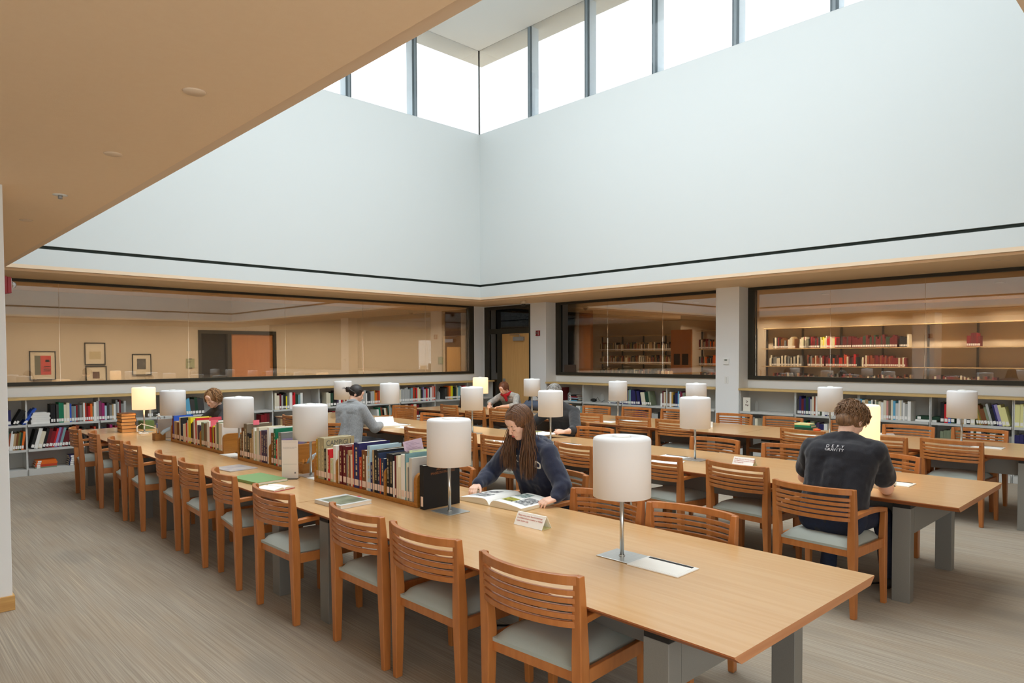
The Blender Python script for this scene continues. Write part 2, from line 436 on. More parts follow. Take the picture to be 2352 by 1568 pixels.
# ------------------------------------------------------------------ tables
TW = 1.235
def make_table():
    L = 3.285; w = TW/2
    root = empty('reading_table', (0,0,0))
    # top: length along y (0..L), undercut along the long sides
    mb = MB(); zt, zb = T, T-.036; e = .003; ins = .045; c = .006
    prof = [(-w, zt), (w, zt), (w, zt-c), (w-ins, zb), (-w+ins, zb), (-w, zt-c)]
    vs = [(x, e, z) for x,z in prof] + [(x, L-e, z) for x,z in prof]; n = 6
    mb.add(vs, [(0,1,7,6)], 0)                      # top
    mb.add(vs, [(3,4,10,9)], 1)
    mb.add(vs, [(1,2,8,7),(2,3,9,8),(4,5,11,10),(5,0,6,11)], 1)
    mb.add(vs, [(0,5,4,3,2,1),(6,7,8,9,10,11)], 2)
    top = mb.build('table_top', [M_table, M_tedge, M_tedgex], root)
    parts = [top]
    for y in (.30, L-.42):
        for sx in (-1, 1):
            x0 = sx*(w-.06); x1 = sx*(w-.06-.085)
            parts.append(MB().box(min(x0,x1), max(x0,x1), y, y+.115, 0, .655).build('leg', M_tleg, root, bev=.003))
        parts.append(MB().box(-w+.145, w-.145, y, y+.115, .475, .655).build('cross_beam', M_tleg, root))
        parts.append(MB().box(-w+.062, w-.062, y+.002, y+.113, .655, T-.036).build('gap_slab', M_black, root))  # black slab standing in for the dark gap below the top
    parts.append(MB().box(-.30, -.22, .415, L-.42, .50, .655).box(.22, .30, .415, L-.42, .50, .655).build('rail', M_tleg, root))
    parts.append(MB().box(-.16, .16, .5, L-.5, .56, .57).box(-.16,-.15,.5,L-.5,.57,.62).box(.15,.16,.5,L-.5,.57,.62).build('cable_tray', M_black, root))
    return reg(root, *parts)
def place(proto, used, loc, rz, label, cat, group=None):
    if not used:
        used.append(1); proto.location = loc; proto.rotation_euler = (0,0,rz); tag(proto, label, cat, group); return proto
    return dup(proto, loc, rz, label, cat, group)
tab = make_table(); tu = []
LT = 3.285
def table_row(x0, y0, x1, labels, grp, a):
    for k, lab in enumerate(labels):
        ang = a
        place(tab, tu, (x0 - math.sin(ang)*LT*k, y0 + math.cos(ang)*LT*k, 0), ang, lab, 'table', grp)
# row tables: near, middle, far
A1 = -math.atan2(.155, 8.9)
table_row(2.712, 1.10, None, ['long oak-coloured reading table in the foreground with its bare square end and the triangular notice',
    'reading table carrying the green book and the two farther book racks',
    'reading table under the lit lamp by the left bookshelves, with laptop and water bottle'], 'reading tables in three rows', A1)
A2 = 0.0
table_row(5.79, 1.19, None, ['reading table where the person in the printed black shirt leans',
    'reading table in the middle row where the grey-haired person holds a magazine',
    'reading table in front of the person in the grey cardigan'], 'reading tables in three rows', A2)
A3 = math.atan2(.36, 9.3)
table_row(8.735, 1.00, None, ['reading table nearest the right wall shelves, cut by the photo edge',
    'reading table in the last row holding the small green book stack',
    'farthest reading table, with the two bags and the person in a red scarf'], 'reading tables in three rows', A3)
def tx3(y): return 8.735 - math.sin(A3)*(y-1.0)/math.cos(A3)
def tx1(y): return 2.712 - math.sin(A1)*(y-1.1)/math.cos(A1)

# ------------------------------------------------------------------ chairs
def sweep(path, prof, mb, m=0):
    """sweep a rectangular profile (half width along path normal in xy, z0,z1) along an xy path"""
    k = len(path); vs = []
    for i,(x,y) in enumerate(path):
        a = path[max(i-1,0)]; b = path[min(i+1,k-1)]; dx, dy = b[0]-a[0], b[1]-a[1]; l = math.hypot(dx,dy) or 1
        nx, ny = -dy/l, dx/l
        for s,z in ((-1,prof[1]),(1,prof[1]),(1,prof[2]),(-1,prof[2])):
            vs.append((x+nx*prof[0]*s, y+ny*prof[0]*s, z))
    fs = []
    for i in range(k-1):
        for j in range(4): fs.append((i*4+j, i*4+(j+1)%4, (i+1)*4+(j+1)%4, (i+1)*4+j))
    fs.append((3,2,1,0)); fs.append((4*k-4,4*k-3,4*k-2,4*k-1))
    return mb.add(vs, fs, m, False)
def make_chair():
    root = empty('library_armchair', (0,0,0)); P = []
    hw = .285; D = .48
    for s in (-1, 1):
        # rear leg runs up into the back post, leaning back slightly
        pr = [(0,-.020,.022,.034),(.20,-.024,.026,.042),(.42,-.028,.028,.052),(.50,-.029,.028,.052),(.70,-.034,.012,.044),(.846,-.038,-.004,.034)]
        mb = MB(); vs = []
        for z,xa,xb,w in pr:
            y0, y1 = (hw-w, hw) if s > 0 else (-hw, -hw+w)
            vs += [(xa,y0,z),(xb,y0,z),(xb,y1,z),(xa,y1,z)]
        n = len(pr); fs = [(3,2,1,0),(4*n-4,4*n-3,4*n-2,4*n-1)]
        for i in range(n-1):
            for j in range(4): fs.append((i*4+j, i*4+(j+1)%4, (i+1)*4+(j+1)%4, (i+1)*4+j))
        mb.add(vs, fs); P.append(mb.build('leg', M_chair, root, bev=.005))
        mb = MB(); vs = []
        for z,xa,xb,w in [(0,D-.036,D,.034),(.36,D-.046,D,.044),(.47,D-.046,D,.046),(.638,D-.04,D,.038)]:
            y0, y1 = (hw-w, hw) if s > 0 else (-hw, -hw+w)
            vs += [(xa,y0,z),(xb,y0,z),(xb,y1,z),(xa,y1,z)]
        fs = [(3,2,1,0),(12,13,14,15)]
        for i in range(3):
            for j in range(4): fs.append((i*4+j, i*4+(j+1)%4, (i+1)*4+(j+1)%4, (i+1)*4+j))
        mb.add(vs, fs); P.append(mb.build('leg', M_chair, root, bev=.005))
        # arm: gently arched
        mb = MB(); vs = []; k = 8
        for i in range(k+1):
            t = i/k; x = -.01+t*(D+.012); z = .645+.018*math.sin(PI*t)-.012*t; w = .038+.012*math.sin(PI*t)
            yc = s*(hw-.022)
            vs += [(x,yc-w/2,z),(x,yc+w/2,z),(x,yc+w/2,z+.028),(x,yc-w/2,z+.028)]
        fs = [(3,2,1,0),(4*k,4*k+1,4*k+2,4*k+3)]
        for i in range(k):
            for j in range(4): fs.append((i*4+j, i*4+(j+1)%4, (i+1)*4+(j+1)%4, (i+1)*4+j))
        mb.add(vs, fs); P.append(mb.build('armrest', M_chair, root, bev=.004))
    # back rails: bow to the rear
    def path(z, bow, x0):
        n = 14; return [(x0 - bow*(1-(2*i/n-1)**2)**.8 if 0 < i < n else x0, -hw+.018+(2*hw-.036)*i/n) for i in range(n+1)]
    def xr(z): return -.008 - max(0,(z-.5))*.045
    tr = MB(); sweep(path(.82, .072, xr(.82)), (.012, .808, .848), tr)
    P.append(tr.build('top_rail', M_chair, root, bev=.004))
    sl = MB()
    for z0, z1 in ((.765,.787),(.733,.755),(.701,.723),(.669,.691),(.634,.660)):
        sweep(path(z0, .070, xr(z0)), (.009, z0, z1), sl)
    P.append(sl.build('backrest', M_chair, root, bev=.003))
    fr = MB()
    fr.box(.0, .022, -hw+.045, hw-.045, .395, .455); fr.box(D-.024, D-.002, -hw+.045, hw-.045, .395, .455)
    for s in (-1,1):
        a = s*(hw-.008); b = s*(hw-.030); fr.box(.02, D-.02, min(a,b), max(a,b), .395, .455)
    P.append(fr.build('seat_frame', M_chair, root, bev=.003))
    # cushion: rounded
    mb = MB(); n = 12; vs = []; fs = []
    x0,x1,y0,y1 = -.004, D+.004, -hw+.046, hw-.046
    for i in range(n+1):
        for j in range(n+1):
            u = i/n*2-1; v = j/n*2-1
            hgt = .457 + .052*((1-abs(u)**5)*(1-abs(v)**5))**.5
            uu = math.copysign(abs(u)**.8,u)*.985; 
            vs.append((x0+(x1-x0)*(u*.5+.5), y0+(y1-y0)*(v*.5+.5), hgt))
    for i in range(n):
        for j in range(n):
            a = i*(n+1)+j; fs.append((a, a+n+1, a+n+2, a+1))
    mb.add(vs, fs, 0, True)
    nv = len(mb.v)
    mb.box(x0+.002, x1-.002, y0+.002, y1-.002, .440, .4572)
    P.append(mb.build('seat', M_seat, root))
    return reg(root, *P)
ch = make_chair(); cu = []
G_CH = 'armchairs around the reading tables'
def chair(x, y, rz, label):
    return place(ch, cu, (x, y, 0), rz, label, 'chair', None)
CHL = [  # x, y, yaw(deg), label
 (2.085, 2.04, 3, 'slatted wooden armchair closest to the camera, back turned, cut off below'),
 (2.105, 2.80, 0, 'second wooden armchair from the camera along the foreground table'),
 (2.11, 3.45, -1, 'wooden armchair backed against the tables beside the closed picture book'),
 (2.05, 4.38, 0, 'wooden armchair in front of the pale open booklet, beside a table leg'),
 (2.10, 5.30, -8, 'wooden armchair in front of the green book'),
 (2.11, 6.04, -4, 'wooden armchair in front of the grey glossy magazine'),
 (2.13, 6.72, -5, 'wooden armchair overlapped by its neighbour, just left of the glossy magazine'),
 (2.12, 7.68, -5, 'wooden armchair in the left row facing the dark wooden pen box'),
 (2.13, 8.30, -6, 'third wooden armchair from the far end of the left row'),
 (2.13, 9.14, -10, 'wooden armchair near the tan book stack, second from the far end'),
 (2.08, 9.84, -6, 'last wooden armchair of the left row, next to the stacked orange books'),
 (3.43, 2.11, 182, 'wooden armchair opposite the nearest white lamp, front side showing'),
 (3.43, 2.715, 180, 'wooden armchair behind the nearest lamp shade, beside the seated dark-haired reader'),
 (3.86, 3.50, 178, 'armchair the long-haired reader in the navy sweatshirt sits on'),
 (3.46, 4.30, 180, 'wooden armchair glimpsed behind the black photography book'),
 (3.46, 6.47, 176, 'wooden armchair seen between the rack ends behind the folded notice'),
 (3.95, 9.60, 180, 'armchair of the curly-haired reader, mostly hidden behind the books'),
 (4.695, 1.925, -4, 'armchair pulled out under the person in the printed black shirt'),
 (5.17, 2.73, -6, 'empty armchair immediately left of the one with the black shirt person'),
 (5.15, 3.48, -8, 'armchair with pale seat half hidden by the nearest white shade'),
 (5.20, 4.48, -8, 'armchair between the long-haired reader and the nearest shade, white sheet beyond'),
 (5.14, 5.49, 4, 'armchair directly left of the long-haired reader, its post against her shoulder'),
 (5.16, 6.16, -6, 'armchair overlapping the second white lampshade on its right'),
 (5.03, 6.79, 3, 'armchair overlapping the second white lampshade on its left'),
 (4.60, 8.26, 24, 'angled armchair the person in the grey cardigan sits on'),
 (4.78, 9.60, 0, 'armchair half hidden by a shade, left of the grey cardigan person'),
 (6.50, 2.06, 174, 'armchair showing its front just right of the black shirt person'),
 (6.50, 2.90, 180, 'armchair showing its front just left of the black shirt person'),
 (6.49, 3.70, 178, 'front-facing armchair behind the lamp of the middle row with the sheet and tent card'),
 (6.47, 5.28, 180, 'front-facing armchair right of the grey-haired person'),
 (6.86, 5.98, 180, 'armchair of the grey-haired person reading a magazine'),
 (6.36, 8.34, 178, 'front-facing armchair half behind the second large lamp shade, far middle row'),
 (6.64, 9.42, 180, 'smaller looking armchair back overlapped in front of the skewed one near left shelves'),
 (7.02, 9.98, 190, 'skewed armchair standing before the left bookshelf bays'),
 (8.07, 1.93, -4, 'rearmost-row armchair closest to the photo right edge'),
 (8.00, 2.57, -12, 'armchair partly hidden by the right shoulder of the black shirt person'),
 (8.02, 3.42, -10, 'armchair touching the left side of the black shirt person'),
 (8.02, 5.15, 2, 'right one of two armchairs left of the tall white lamp in the middle row'),
 (8.02, 5.82, 3, 'left one of two armchairs below the navy reference volumes'),
 (8.08, 6.70, 0, 'armchair directly right of the grey-haired person, back turned'),
 (7.76, 8.24, 4, 'armchair behind the head of the long-haired reader'),
 (7.80, 8.96, -6, 'armchair under the third row shade, left of the long-haired reader'),
 (7.75, 9.60, -8, 'armchair at the far table tip, first from the left'),
 (9.40, 1.98, 175, 'front-facing armchair in the far right corner beneath the lamp'),
 (9.26, 2.68, 182, 'front-facing armchair below the two flat dark books'),
 (9.34, 3.36, 180, 'armchair sliver beside the lit lamp and the green book stack'),
 (9.33, 4.27, 180, 'front-facing armchair below the empty stretch of shelf'),
 (9.39, 5.03, 180, 'front-facing armchair in front of the white pillar with the thermostat'),
 (9.48, 6.07, 180, 'front-facing armchair just right of the small white lamp, three from the pillar'),
 (9.40, 6.78, 182, 'front-facing armchair below the navy reference volumes'),
 (9.20, 7.46, 184, 'front-facing armchair below the black cable on the shelf'),
 (9.25, 8.35, 180, 'armchair edge showing beside the dark sweater shoulder'),
 (9.62, 9.10, 165, 'armchair behind the navy handbag'),
]
for x,y,a,l in CHL: chair(x, y, math.radians(a), l)

# ------------------------------------------------------------------ lamps
def make_lamp(sm, name='desk_lamp'):
    root = empty('table_lamp', (0,0,0)); P = []
    P.append(MB().box(-.078, .092, -.095, .10, .0005, .005).build('base_plate', M_plate, root, bev=.0015))
    P.append(MB().lathe([(.0105,.005),(.0105,.31)], 20).lathe([(.016,.005),(.016,.010)], 20).build('pole', M_nickel, root))
    z0, z1, r = .304, .597, .142
    prof = [(r-.004,z0),(r,z0),(r,z1-.016),(r-.003,z1-.006),(r-.012,z1),(.048,z1+.0005),(.048,z1-.004),(r-.014,z1-.004),(r-.004,z1-.018),(r-.004,z0+.001)]
    mb = MB(); n = 48; vs = []; fs = []
    for rr,z in prof:
        for k in range(n): a = 2*PI*k/n; vs.append((rr*math.cos(a), rr*math.sin(a), z))
    for i in range(len(prof)-1):
        for k in range(n): fs.append((i*n+k, i*n+(k+1)%n, (i+1)*n+(k+1)%n, (i+1)*n+k))
    mb.add(vs, fs, 0, True); P.append(mb.build('lamp_shade', sm, root))
    cap = MB().lathe([(.001,z1-.012),(.040,z1-.010),(.044,z1-.004),(.040,z1+.004),(.022,z1+.010),(.001,z1+.012)], 28)
    P.append(cap.build('finial', M_white, root))
    P.append(MB().lathe([(.010,.31),(.016,.34),(.016,.40)], 16).tube([(.03,.03,.296),(.03,.03,.272)], .0022).build('lamp_socket', M_nickel, root))
    return reg(root, *P)
lamp_w = make_lamp(M_shade); lamp_l = make_lamp(M_shadelit); lu = []; llu = []
LAMPS = [  # x, y, lit, label
 (2.755, 2.07, 0, 'white drum lamp on the near table, largest of all, beside the white power panel'),
 (2.776, 3.45, 0, 'white drum lamp standing between the long-haired reader and the black photography book'),
 (2.800, 5.32, 0, 'white drum lamp between the first rack and the upright folded notice'),
 (2.820, 6.82, 0, 'white drum lamp beside the curly-haired reader, at the bare rack end'),
 (2.845, 8.80, 0, 'white drum lamp behind the laptop, before the yellow spine'),
 (2.875, 10.02, 1, 'glowing cream lamp next to the water bottle and tan book stack'),
 (5.800, 3.50, 0, 'tall white lamp left of the tent card on the middle row table'),
 (5.795, 5.36, 0, 'white lamp hiding the grey-haired person face'),
 (5.79, 6.72, 0, 'white lamp right of the big near shade, below the lit lamp by the door'),
 (5.79, 8.58, 0, 'white lamp with visible pole right of the grey cardigan person'),
 (5.79, 9.90, 0, 'white lamp directly behind the grey cardigan person bun'),
 (5.80, 2.02, 1, 'glowing lamp partly hidden by the head of the black shirt person'),
 (tx3(1.99), 1.99, 0, 'white lamp nearest the right edge of the photo, before the leaning books'),
 (tx3(3.36), 3.36, 0, 'white lamp partly behind the glowing one, by the brown-haired head'),
 (tx3(5.16), 5.16, 0, 'white lamp peeking out above the tall middle row lamp'),
 (tx3(6.48), 6.48, 0, 'small white lamp in front of the navy reference volumes'),
 (tx3(8.25), 8.25, 0, 'small white lamp in front of the maple door beside the navy bag'),
 (tx3(9.52), 9.52, 1, 'glowing lamp at the far end by the dark door frame'),
]
for x,y,lit,l in LAMPS:
    if lit: place(lamp_l, llu, (x,y,T), 0, l, 'lamp')
    else: place(lamp_w, lu, (x,y,T), 0, l, 'lamp')
    if lit:
        pl = bpy.data.lights.new('bulb', 'POINT'); pl.energy = 5; pl.color = (1,.72,.42); pl.shadow_soft_size = .03
        po = bpy.data.objects.new('bulb', pl); C.objects.link(po); po.location = (x,y,T+.45)
# power panels set beside the lamps
def make_panel():
    root = empty('power_panel', (0,0,0)); P = []
    P.append(MB().box(-.09, .092, -.14, .14, .0005, .006).build('panel_plate', M_white, root, bev=.001))
    P.append(MB().box(-.075, .060, -.122, .122, .006, .0075).build('panel_lid', M_paper, root))
    P.append(MB().box(.064, .071, -.118, .122, .006, .0085).box(.073, .080, -.118, .122, .006, .0085).build('cable_slot', M_black, root))
    return reg(root, *P)
pp = make_panel(); pu = []
for x,y,l in ((2.755,1.834,'white power panel beside the nearest lamp base'),
              (2.80,5.085,'white power panel at the far end of the nearest book rack'),
              (2.83,7.0-.02-.0,'white power panel in the gap between the two farther book racks'),
              (5.80,3.74,'white power panel left of the middle row lamp with tent card'),
              (5.80,5.12,'white power panel behind the armchair beside the nearest shade'),
              (5.80,8.34,'white power panel right of the lamp near the grey cardigan'),
              (5.80,1.78,'white power panel beside the elbow of the black shirt person'),
              (tx3(1.75),1.75,'white power panel under the lamp nearest the photo right edge'),
              (tx3(6.24),6.24,'white power panel by the small lamp under the navy volumes')):
    place(pp, pu, (x,y,T), 0, l, 'power panel')
# ------------------------------------------------------------------ low bookcases under the windows
def make_bay():
    w = 1.0; D = .345
    root = empty('bookcase_bay', (0,0,0)); P = []
    P.append(MB().box(.0, w, -.012, -.002, .0, 1.10).build('back_panel', M_steelb, root))
    for x in (0, w-.012): P.append(MB().box(x, x+.012, -D+.03, -.012, .0, 1.10).build('side_panel', M_steel, root))
    for z in (.745, .385):
        P.append(MB().box(.014, w-.014, -D, -.013, z-.018, z).box(.014, w-.014, -D, -D+.004, z-.034, z-.018).build('shelf', M_steel, root))
    P.append(MB().box(.014, w-.014, -D, -.013, .002, .094).build('base', M_steel, root))
    return reg(root, *P)
bay = make_bay(); bu = []
ORD = ['first','second','third','fourth','fifth','sixth','seventh','eighth','ninth','tenth','eleventh']
LX = [.97+.93*k for k in range(11)]
for k,x in enumerate(LX):
    o = place(bay, bu, (x, WY, 0), 0, '%s grey steel bookcase bay from the pier, left wall' % ORD[k], 'bookcase', 'steel bookcase bays under the windows')
    o.scale.x = .93 if k < 10 else .79
RY1 = [10.365-1.022*k for k in range(4)]; RY2 = [5.83-.97*k for k in range(6)]
for k,y in enumerate(RY1):
    o = place(bay, bu, (WX, y, 0), -PI/2, '%s grey steel bookcase bay from the door, between door and pillar' % ORD[k], 'bookcase', 'steel bookcase bays under the windows'); o.scale.x = 1.02
for k,y in enumerate(RY2):
    o = place(bay, bu, (WX, y, 0), -PI/2, '%s grey steel bookcase bay right of the pillar' % ORD[k], 'bookcase', 'steel bookcase bays under the windows'); o.scale.x = .965
tag(MB().box(-.2, CX-.003, 12.03, WY-.032, 1.102, 1.136).build('countertop', M_oakedge, bev=.002), 'long pale oak shelf top along the left wall', 'countertop')
tag(MB().box(11.04, WX-.032, 6.28, 10.366, 1.102, 1.136).build('countertop', M_oakedge, bev=.002), 'pale oak shelf top between the door and the pillar', 'countertop')
tag(MB().box(11.04, WX-.032, .3, 5.83, 1.102, 1.136).build('countertop', M_oakedge, bev=.002), 'pale oak shelf top right of the pillar', 'countertop')

# ------------------------------------------------------------------ books
COL = dict(black=(30,29,30), charcoal=(66,64,62), grey=(130,132,130), silver=(178,180,178), pale_grey=(206,204,198), white=(238,238,234), cream=(228,220,196),
  olive_beige=(176,164,128), tan=(186,156,112), taupe=(122,108,90), brown=(124,76,40), mustard=(190,146,50), maroon=(104,26,32), dark_red=(132,24,32), red=(204,34,40),
  orange_red=(196,70,42), orange=(232,112,34), rust=(150,74,44), navy=(44,42,96), dark_blue=(36,52,84), blue=(46,88,190), light_blue=(176,206,222), sky=(96,170,206), teal=(128,166,170),
  green=(24,122,88), dark_green=(34,66,48), grey_green=(128,138,112), pale_green=(202,208,170), olive=(120,112,52), yellow=(232,220,30), pale_yellow=(232,228,160), gold=(186,146,60),
  pink=(214,150,140), lavender=(146,134,176), purple=(76,58,84), plum=(126,56,92), magenta=(158,40,104), lilac=(150,140,190))
NM = dict(olive_beige='olive-beige', pale_grey='pale grey', dark_red='dark red', orange_red='orange-red', dark_blue='dark blue', light_blue='light blue', dark_green='dark green',
  grey_green='grey-green', pale_green='pale green', pale_yellow='pale yellow', sky='sky blue')
def cn(c): return NM.get(c, c)
def bmat(c): return mat('book cloth '+c, COL[c], .62, spec=.35, bump=(900, .05))
M_lab = mat('call number label', (244,242,238), .7); M_labp = mat('call number label pinkish', (236,214,200), .7)
M_gold = mat('spine lettering', (206,188,140), .5)
def book_mb(mb, t, h, d, M, mi=(0,1,2), label=True, letters=0):
    """standing book: thickness on x (0..t), spine at y=0 facing -y, depth +y"""
    c = min(.003, t*.18)
    mb.box(0, c, 0, d, 0, h, mi[0], M); mb.box(t-c, t, 0, d, 0, h, mi[0], M)
    mb.box(c, t-c, -.0005, .004, 0, h, mi[0], M)
    mb.box(c, t-c, .004, d-.004, .003, h-.004, mi[1], M)
    if label and t > .006: mb.box(t*.10, t*.90, -.0014, -.0004, .018, .062, mi[2], M)
    if letters:
        r = random.Random(letters); z = .09
        while z < h*.86:
            l = r.uniform(.008,.03); mb.box(t*.38, t*.62, -.0012, -.0004, z, min(z+l,h*.9), mi[3], M); z += l + r.choice((.004,.004,.016))
BK = []   # (world matrix, t, h, d, colour, label, group, horizontal?, score, letters, label mat)
def add_book(M4, t, h, d, c, label, group, force=0, letters=0, lm=None, extra=None):
    p = M4 @ V((t/2, 0, h/2)); dist = p.length
    BK.append(dict(M=M4, t=t, h=h, d=d, c=c, label=label, group=group, score=force or t*h/dist**2, letters=letters, lm=lm or M_lab, extra=extra))
def run_books(kind, shelf, a, b, cols, hr=(.22,.30), lean=0, dr=(.17,.24), seed=1, depth_in=.03):
    """books between a and b (metres along the wall as seen left to right)"""
    r = random.Random(seed*13+int(a*100))
    cols = cols.split(); n = len(cols); L = abs(b-a)
    ws = [r.uniform(.6,1.5) for _ in cols]; s = L/sum(ws)*.985; ws = [w*s for w in ws]
    z = {'upper': .7455, 'middle': .3855, 'lower': .0945}[shelf]
    pos = 0
    for i,(c,w) in enumerate(zip(cols, ws)):
        h = r.uniform(*hr); d = r.uniform(*dr); u = (a+pos) if kind == 'L' else (a-pos)
        ang = math.radians(lean) if lean else 0
        t = w*math.cos(abs(ang)) if lean else w*.97
        if kind == 'L': M4 = Matrix.Translation((u, 12.05+depth_in, z))
        else: M4 = Matrix.Translation((CX+depth_in, u, z)) @ Matrix.Rotation(-PI/2, 4, 'Z')
        if ang > 0: M4 = M4 @ Matrix.Translation((0,0,t*math.sin(ang))) @ Matrix.Rotation(ang, 4, 'Y')     # leans to the right
        if ang < 0: M4 = M4 @ Matrix.Rotation(ang, 4, 'Y')
        size = 'thin' if t < .022 else ('thick' if t > .045 else 'medium')
        wall = 'left wall' if kind == 'L' else ('wall section by the door' if a > 6 else 'wall right of the pillar')
        nb = [cn(cols[j]) for j in (i-1,i+1) if 0 <= j < n]
        lab = '%s %s book%s %s, %s shelf, %s' % (size, cn(c), ' leaning' if lean else '', ('between %s and %s' % tuple(nb)) if len(nb) == 2 else ('beside a %s one at the row end' % nb[0] if nb else 'alone'), shelf, wall)
        add_book(M4, t, h, d, c, lab, None)
        pos += w
def flat_stack(kind, z0, u, depth, items, where, wall, rz=0):
    """items: (colour, thickness, length along wall, depth)"""
    z = z0
    for i,(c,t,l,d) in enumerate(items):
        dx = random.uniform(-.008,.012)
        if kind == 'L': M4 = Matrix.Translation((u+dx, depth, z+t)) @ Matrix.Rotation(PI/2, 4, 'Y')
        else: M4 = Matrix.Translation((depth, u-dx, z+t)) @ Matrix.Rotation(-PI/2+rz, 4, 'Z') @ Matrix.Rotation(PI/2, 4, 'Y')
        lev = 'bottom' if i == 0 else ('top' if i == len(items)-1 else 'number %s up' % ['','two','three','four','five','six'][i])
        add_book(M4, t, l, d, c, '%s book lying flat, %s of the pile %s' % (cn(c), lev, where), 'pile of books '+where, lm=M_lab)
        z += t+.0006
# left wall, upper shelf
run_books('L','upper',1.62,1.72,'taupe navy',(.20,.24))
run_books('L','upper',1.73,1.80,'black black',(.22,.25),lean=28)
run_books('L','upper',1.85,1.90,'blue blue',(.25,.28),lean=32)
flat_stack('L', .7455, 1.96, 12.08, [('white',.034,.23,.18),('white',.03,.23,.18),('white',.028,.23,.18),('white',.032,.23,.18),('white',.03,.23,.18),('white',.012,.19,.16)], 'of white-edged volumes on the upper left shelf', 'L')
run_books('L','upper',2.20,2.26,'black black',(.27,.29))
run_books('L','upper',2.27,3.22,'charcoal green green cream cream blue grey teal dark_red charcoal grey taupe white orange_red dark_red red orange grey_green white silver plum magenta light_blue charcoal grey tan white grey silver maroon grey silver',(.22,.31),seed=2)
run_books('L','upper',3.52,3.60,'taupe cream grey',(.22,.26))
flat_stack('L', .7455, 3.50+.15, 12.07, [('white',.012,.24,.2),('black',.018,.25,.2),('white',.012,.24,.2),('charcoal',.016,.25,.2)], 'behind the glowing lamp on the left wall', 'L')
run_books('L','upper',4.02,4.42,'black black taupe sky sky charcoal charcoal dark_green charcoal charcoal',(.24,.29),lean=-5,seed=3)
run_books('L','upper',4.78,4.86,'white silver white',(.2,.26))
run_books('L','upper',5.66,6.22,'cream cream maroon silver black black yellow grey white red red dark_green teal white',(.22,.31),seed=4)
run_books('L','upper',6.70,7.30,'cream cream dark_green black purple white red cream rust white navy orange_red',(.25,.32),seed=5)
run_books('L','upper',7.44,7.56,'silver silver',(.25,.29),lean=6)
run_books('L','upper',7.58,7.92,'white charcoal charcoal silver silver gold orange rust orange_red',(.22,.28),seed=6)
run_books('L','upper',8.22,9.36,'teal red dark_blue dark_blue cream silver silver silver silver silver grey teal orange_red dark_green red cream pale_yellow charcoal black lilac silver red red cream dark_blue white pink orange_red',(.24,.31),seed=7)
run_books('L','upper',9.62,10.24,'charcoal black brown orange orange yellow yellow dark_green black dark_green olive_beige pale_green sky teal white light_blue grey red red pink',(.24,.30),seed=8)
# left wall, middle shelf
run_books('L','middle',1.60,1.86,'green dark_green rust white white tan brown olive dark_green orange',(.23,.29),lean=7,seed=9)
run_books('L','middle',1.94,2.50,'black white cream black maroon dark_red red lilac plum teal maroon maroon black rust',(.24,.31),lean=14,seed=10)
run_books('L','middle',2.52,2.62,'white black dark_blue cream orange_red black',(.23,.28),seed=11)
run_books('L','middle',2.70,3.16,'black white orange_red black black charcoal dark_blue plum black magenta white dark_red black white',(.20,.29),seed=12)
run_books('L','middle',5.40,5.56,'dark_red dark_red maroon',(.28,.31),seed=13)
run_books('L','middle',5.64,5.92,'black charcoal taupe tan black gold',(.2,.24),seed=14)
run_books('L','middle',6.62,7.0,'navy cream cream dark_red olive black',(.22,.27),seed=15)
run_books('L','middle',7.86,8.30,'white green rust black cream brown dark_green teal teal grey white',(.23,.29),lean=-7,seed=16)
run_books('L','middle',8.42,8.98,'black charcoal white black red cream dark_red black',(.26,.31),seed=17)
flat_stack('L', .0945, 2.00, 12.08, [('grey_green',.02,.27,.2),('orange_red',.035,.27,.2),('orange',.026,.27,.2),('orange',.03,.25,.2)], 'of orange volumes on the lowest left shelf', 'L')
flat_stack('L', .0945, 2.42, 12.08, [('dark_blue',.03,.2,.2),('dark_blue',.03,.2,.2),('navy',.03,.2,.2),('dark_blue',.03,.2,.2),('navy',.03,.2,.2)], 'of navy volumes on the lowest left shelf', 'L')
# right wall, between door and pillar
run_books('R','upper',10.18,9.93,'red dark_red maroon cream black dark_red maroon',(.22,.29),seed=20)
flat_stack('R', .7455, 9.76, 11.12, [('sky',.02,.24,.2),('black',.035,.26,.2),('light_blue',.015,.27,.2),('dark_red',.03,.24,.2),('black',.028,.22,.2)], 'beside the upright bookend near the door', 'R')
flat_stack('R', .7455, 8.70, 11.12, [('dark_blue',.018,.22,.2),('white',.012,.2,.2)], 'behind the lamp left of the navy set', 'R')
run_books('R','upper',8.40,8.00,'navy navy navy navy navy navy grey_green teal navy navy navy',(.27,.295),seed=21)
run_books('R','upper',7.99,7.90,'black navy',(.26,.28),lean=-8)
run_books('R','upper',7.86,7.64,'cream cream dark_green dark_green grey_green',(.24,.28),lean=-10,seed=22)
run_books('R','upper',7.44,6.90,'white maroon cream tan taupe brown white gold black dark_blue navy sky white plum dark_red grey grey_green',(.22,.30),lean=0,seed=23)
run_books('R','upper',6.88,6.66,'pink cream navy dark_red white green',(.18,.22),seed=24)
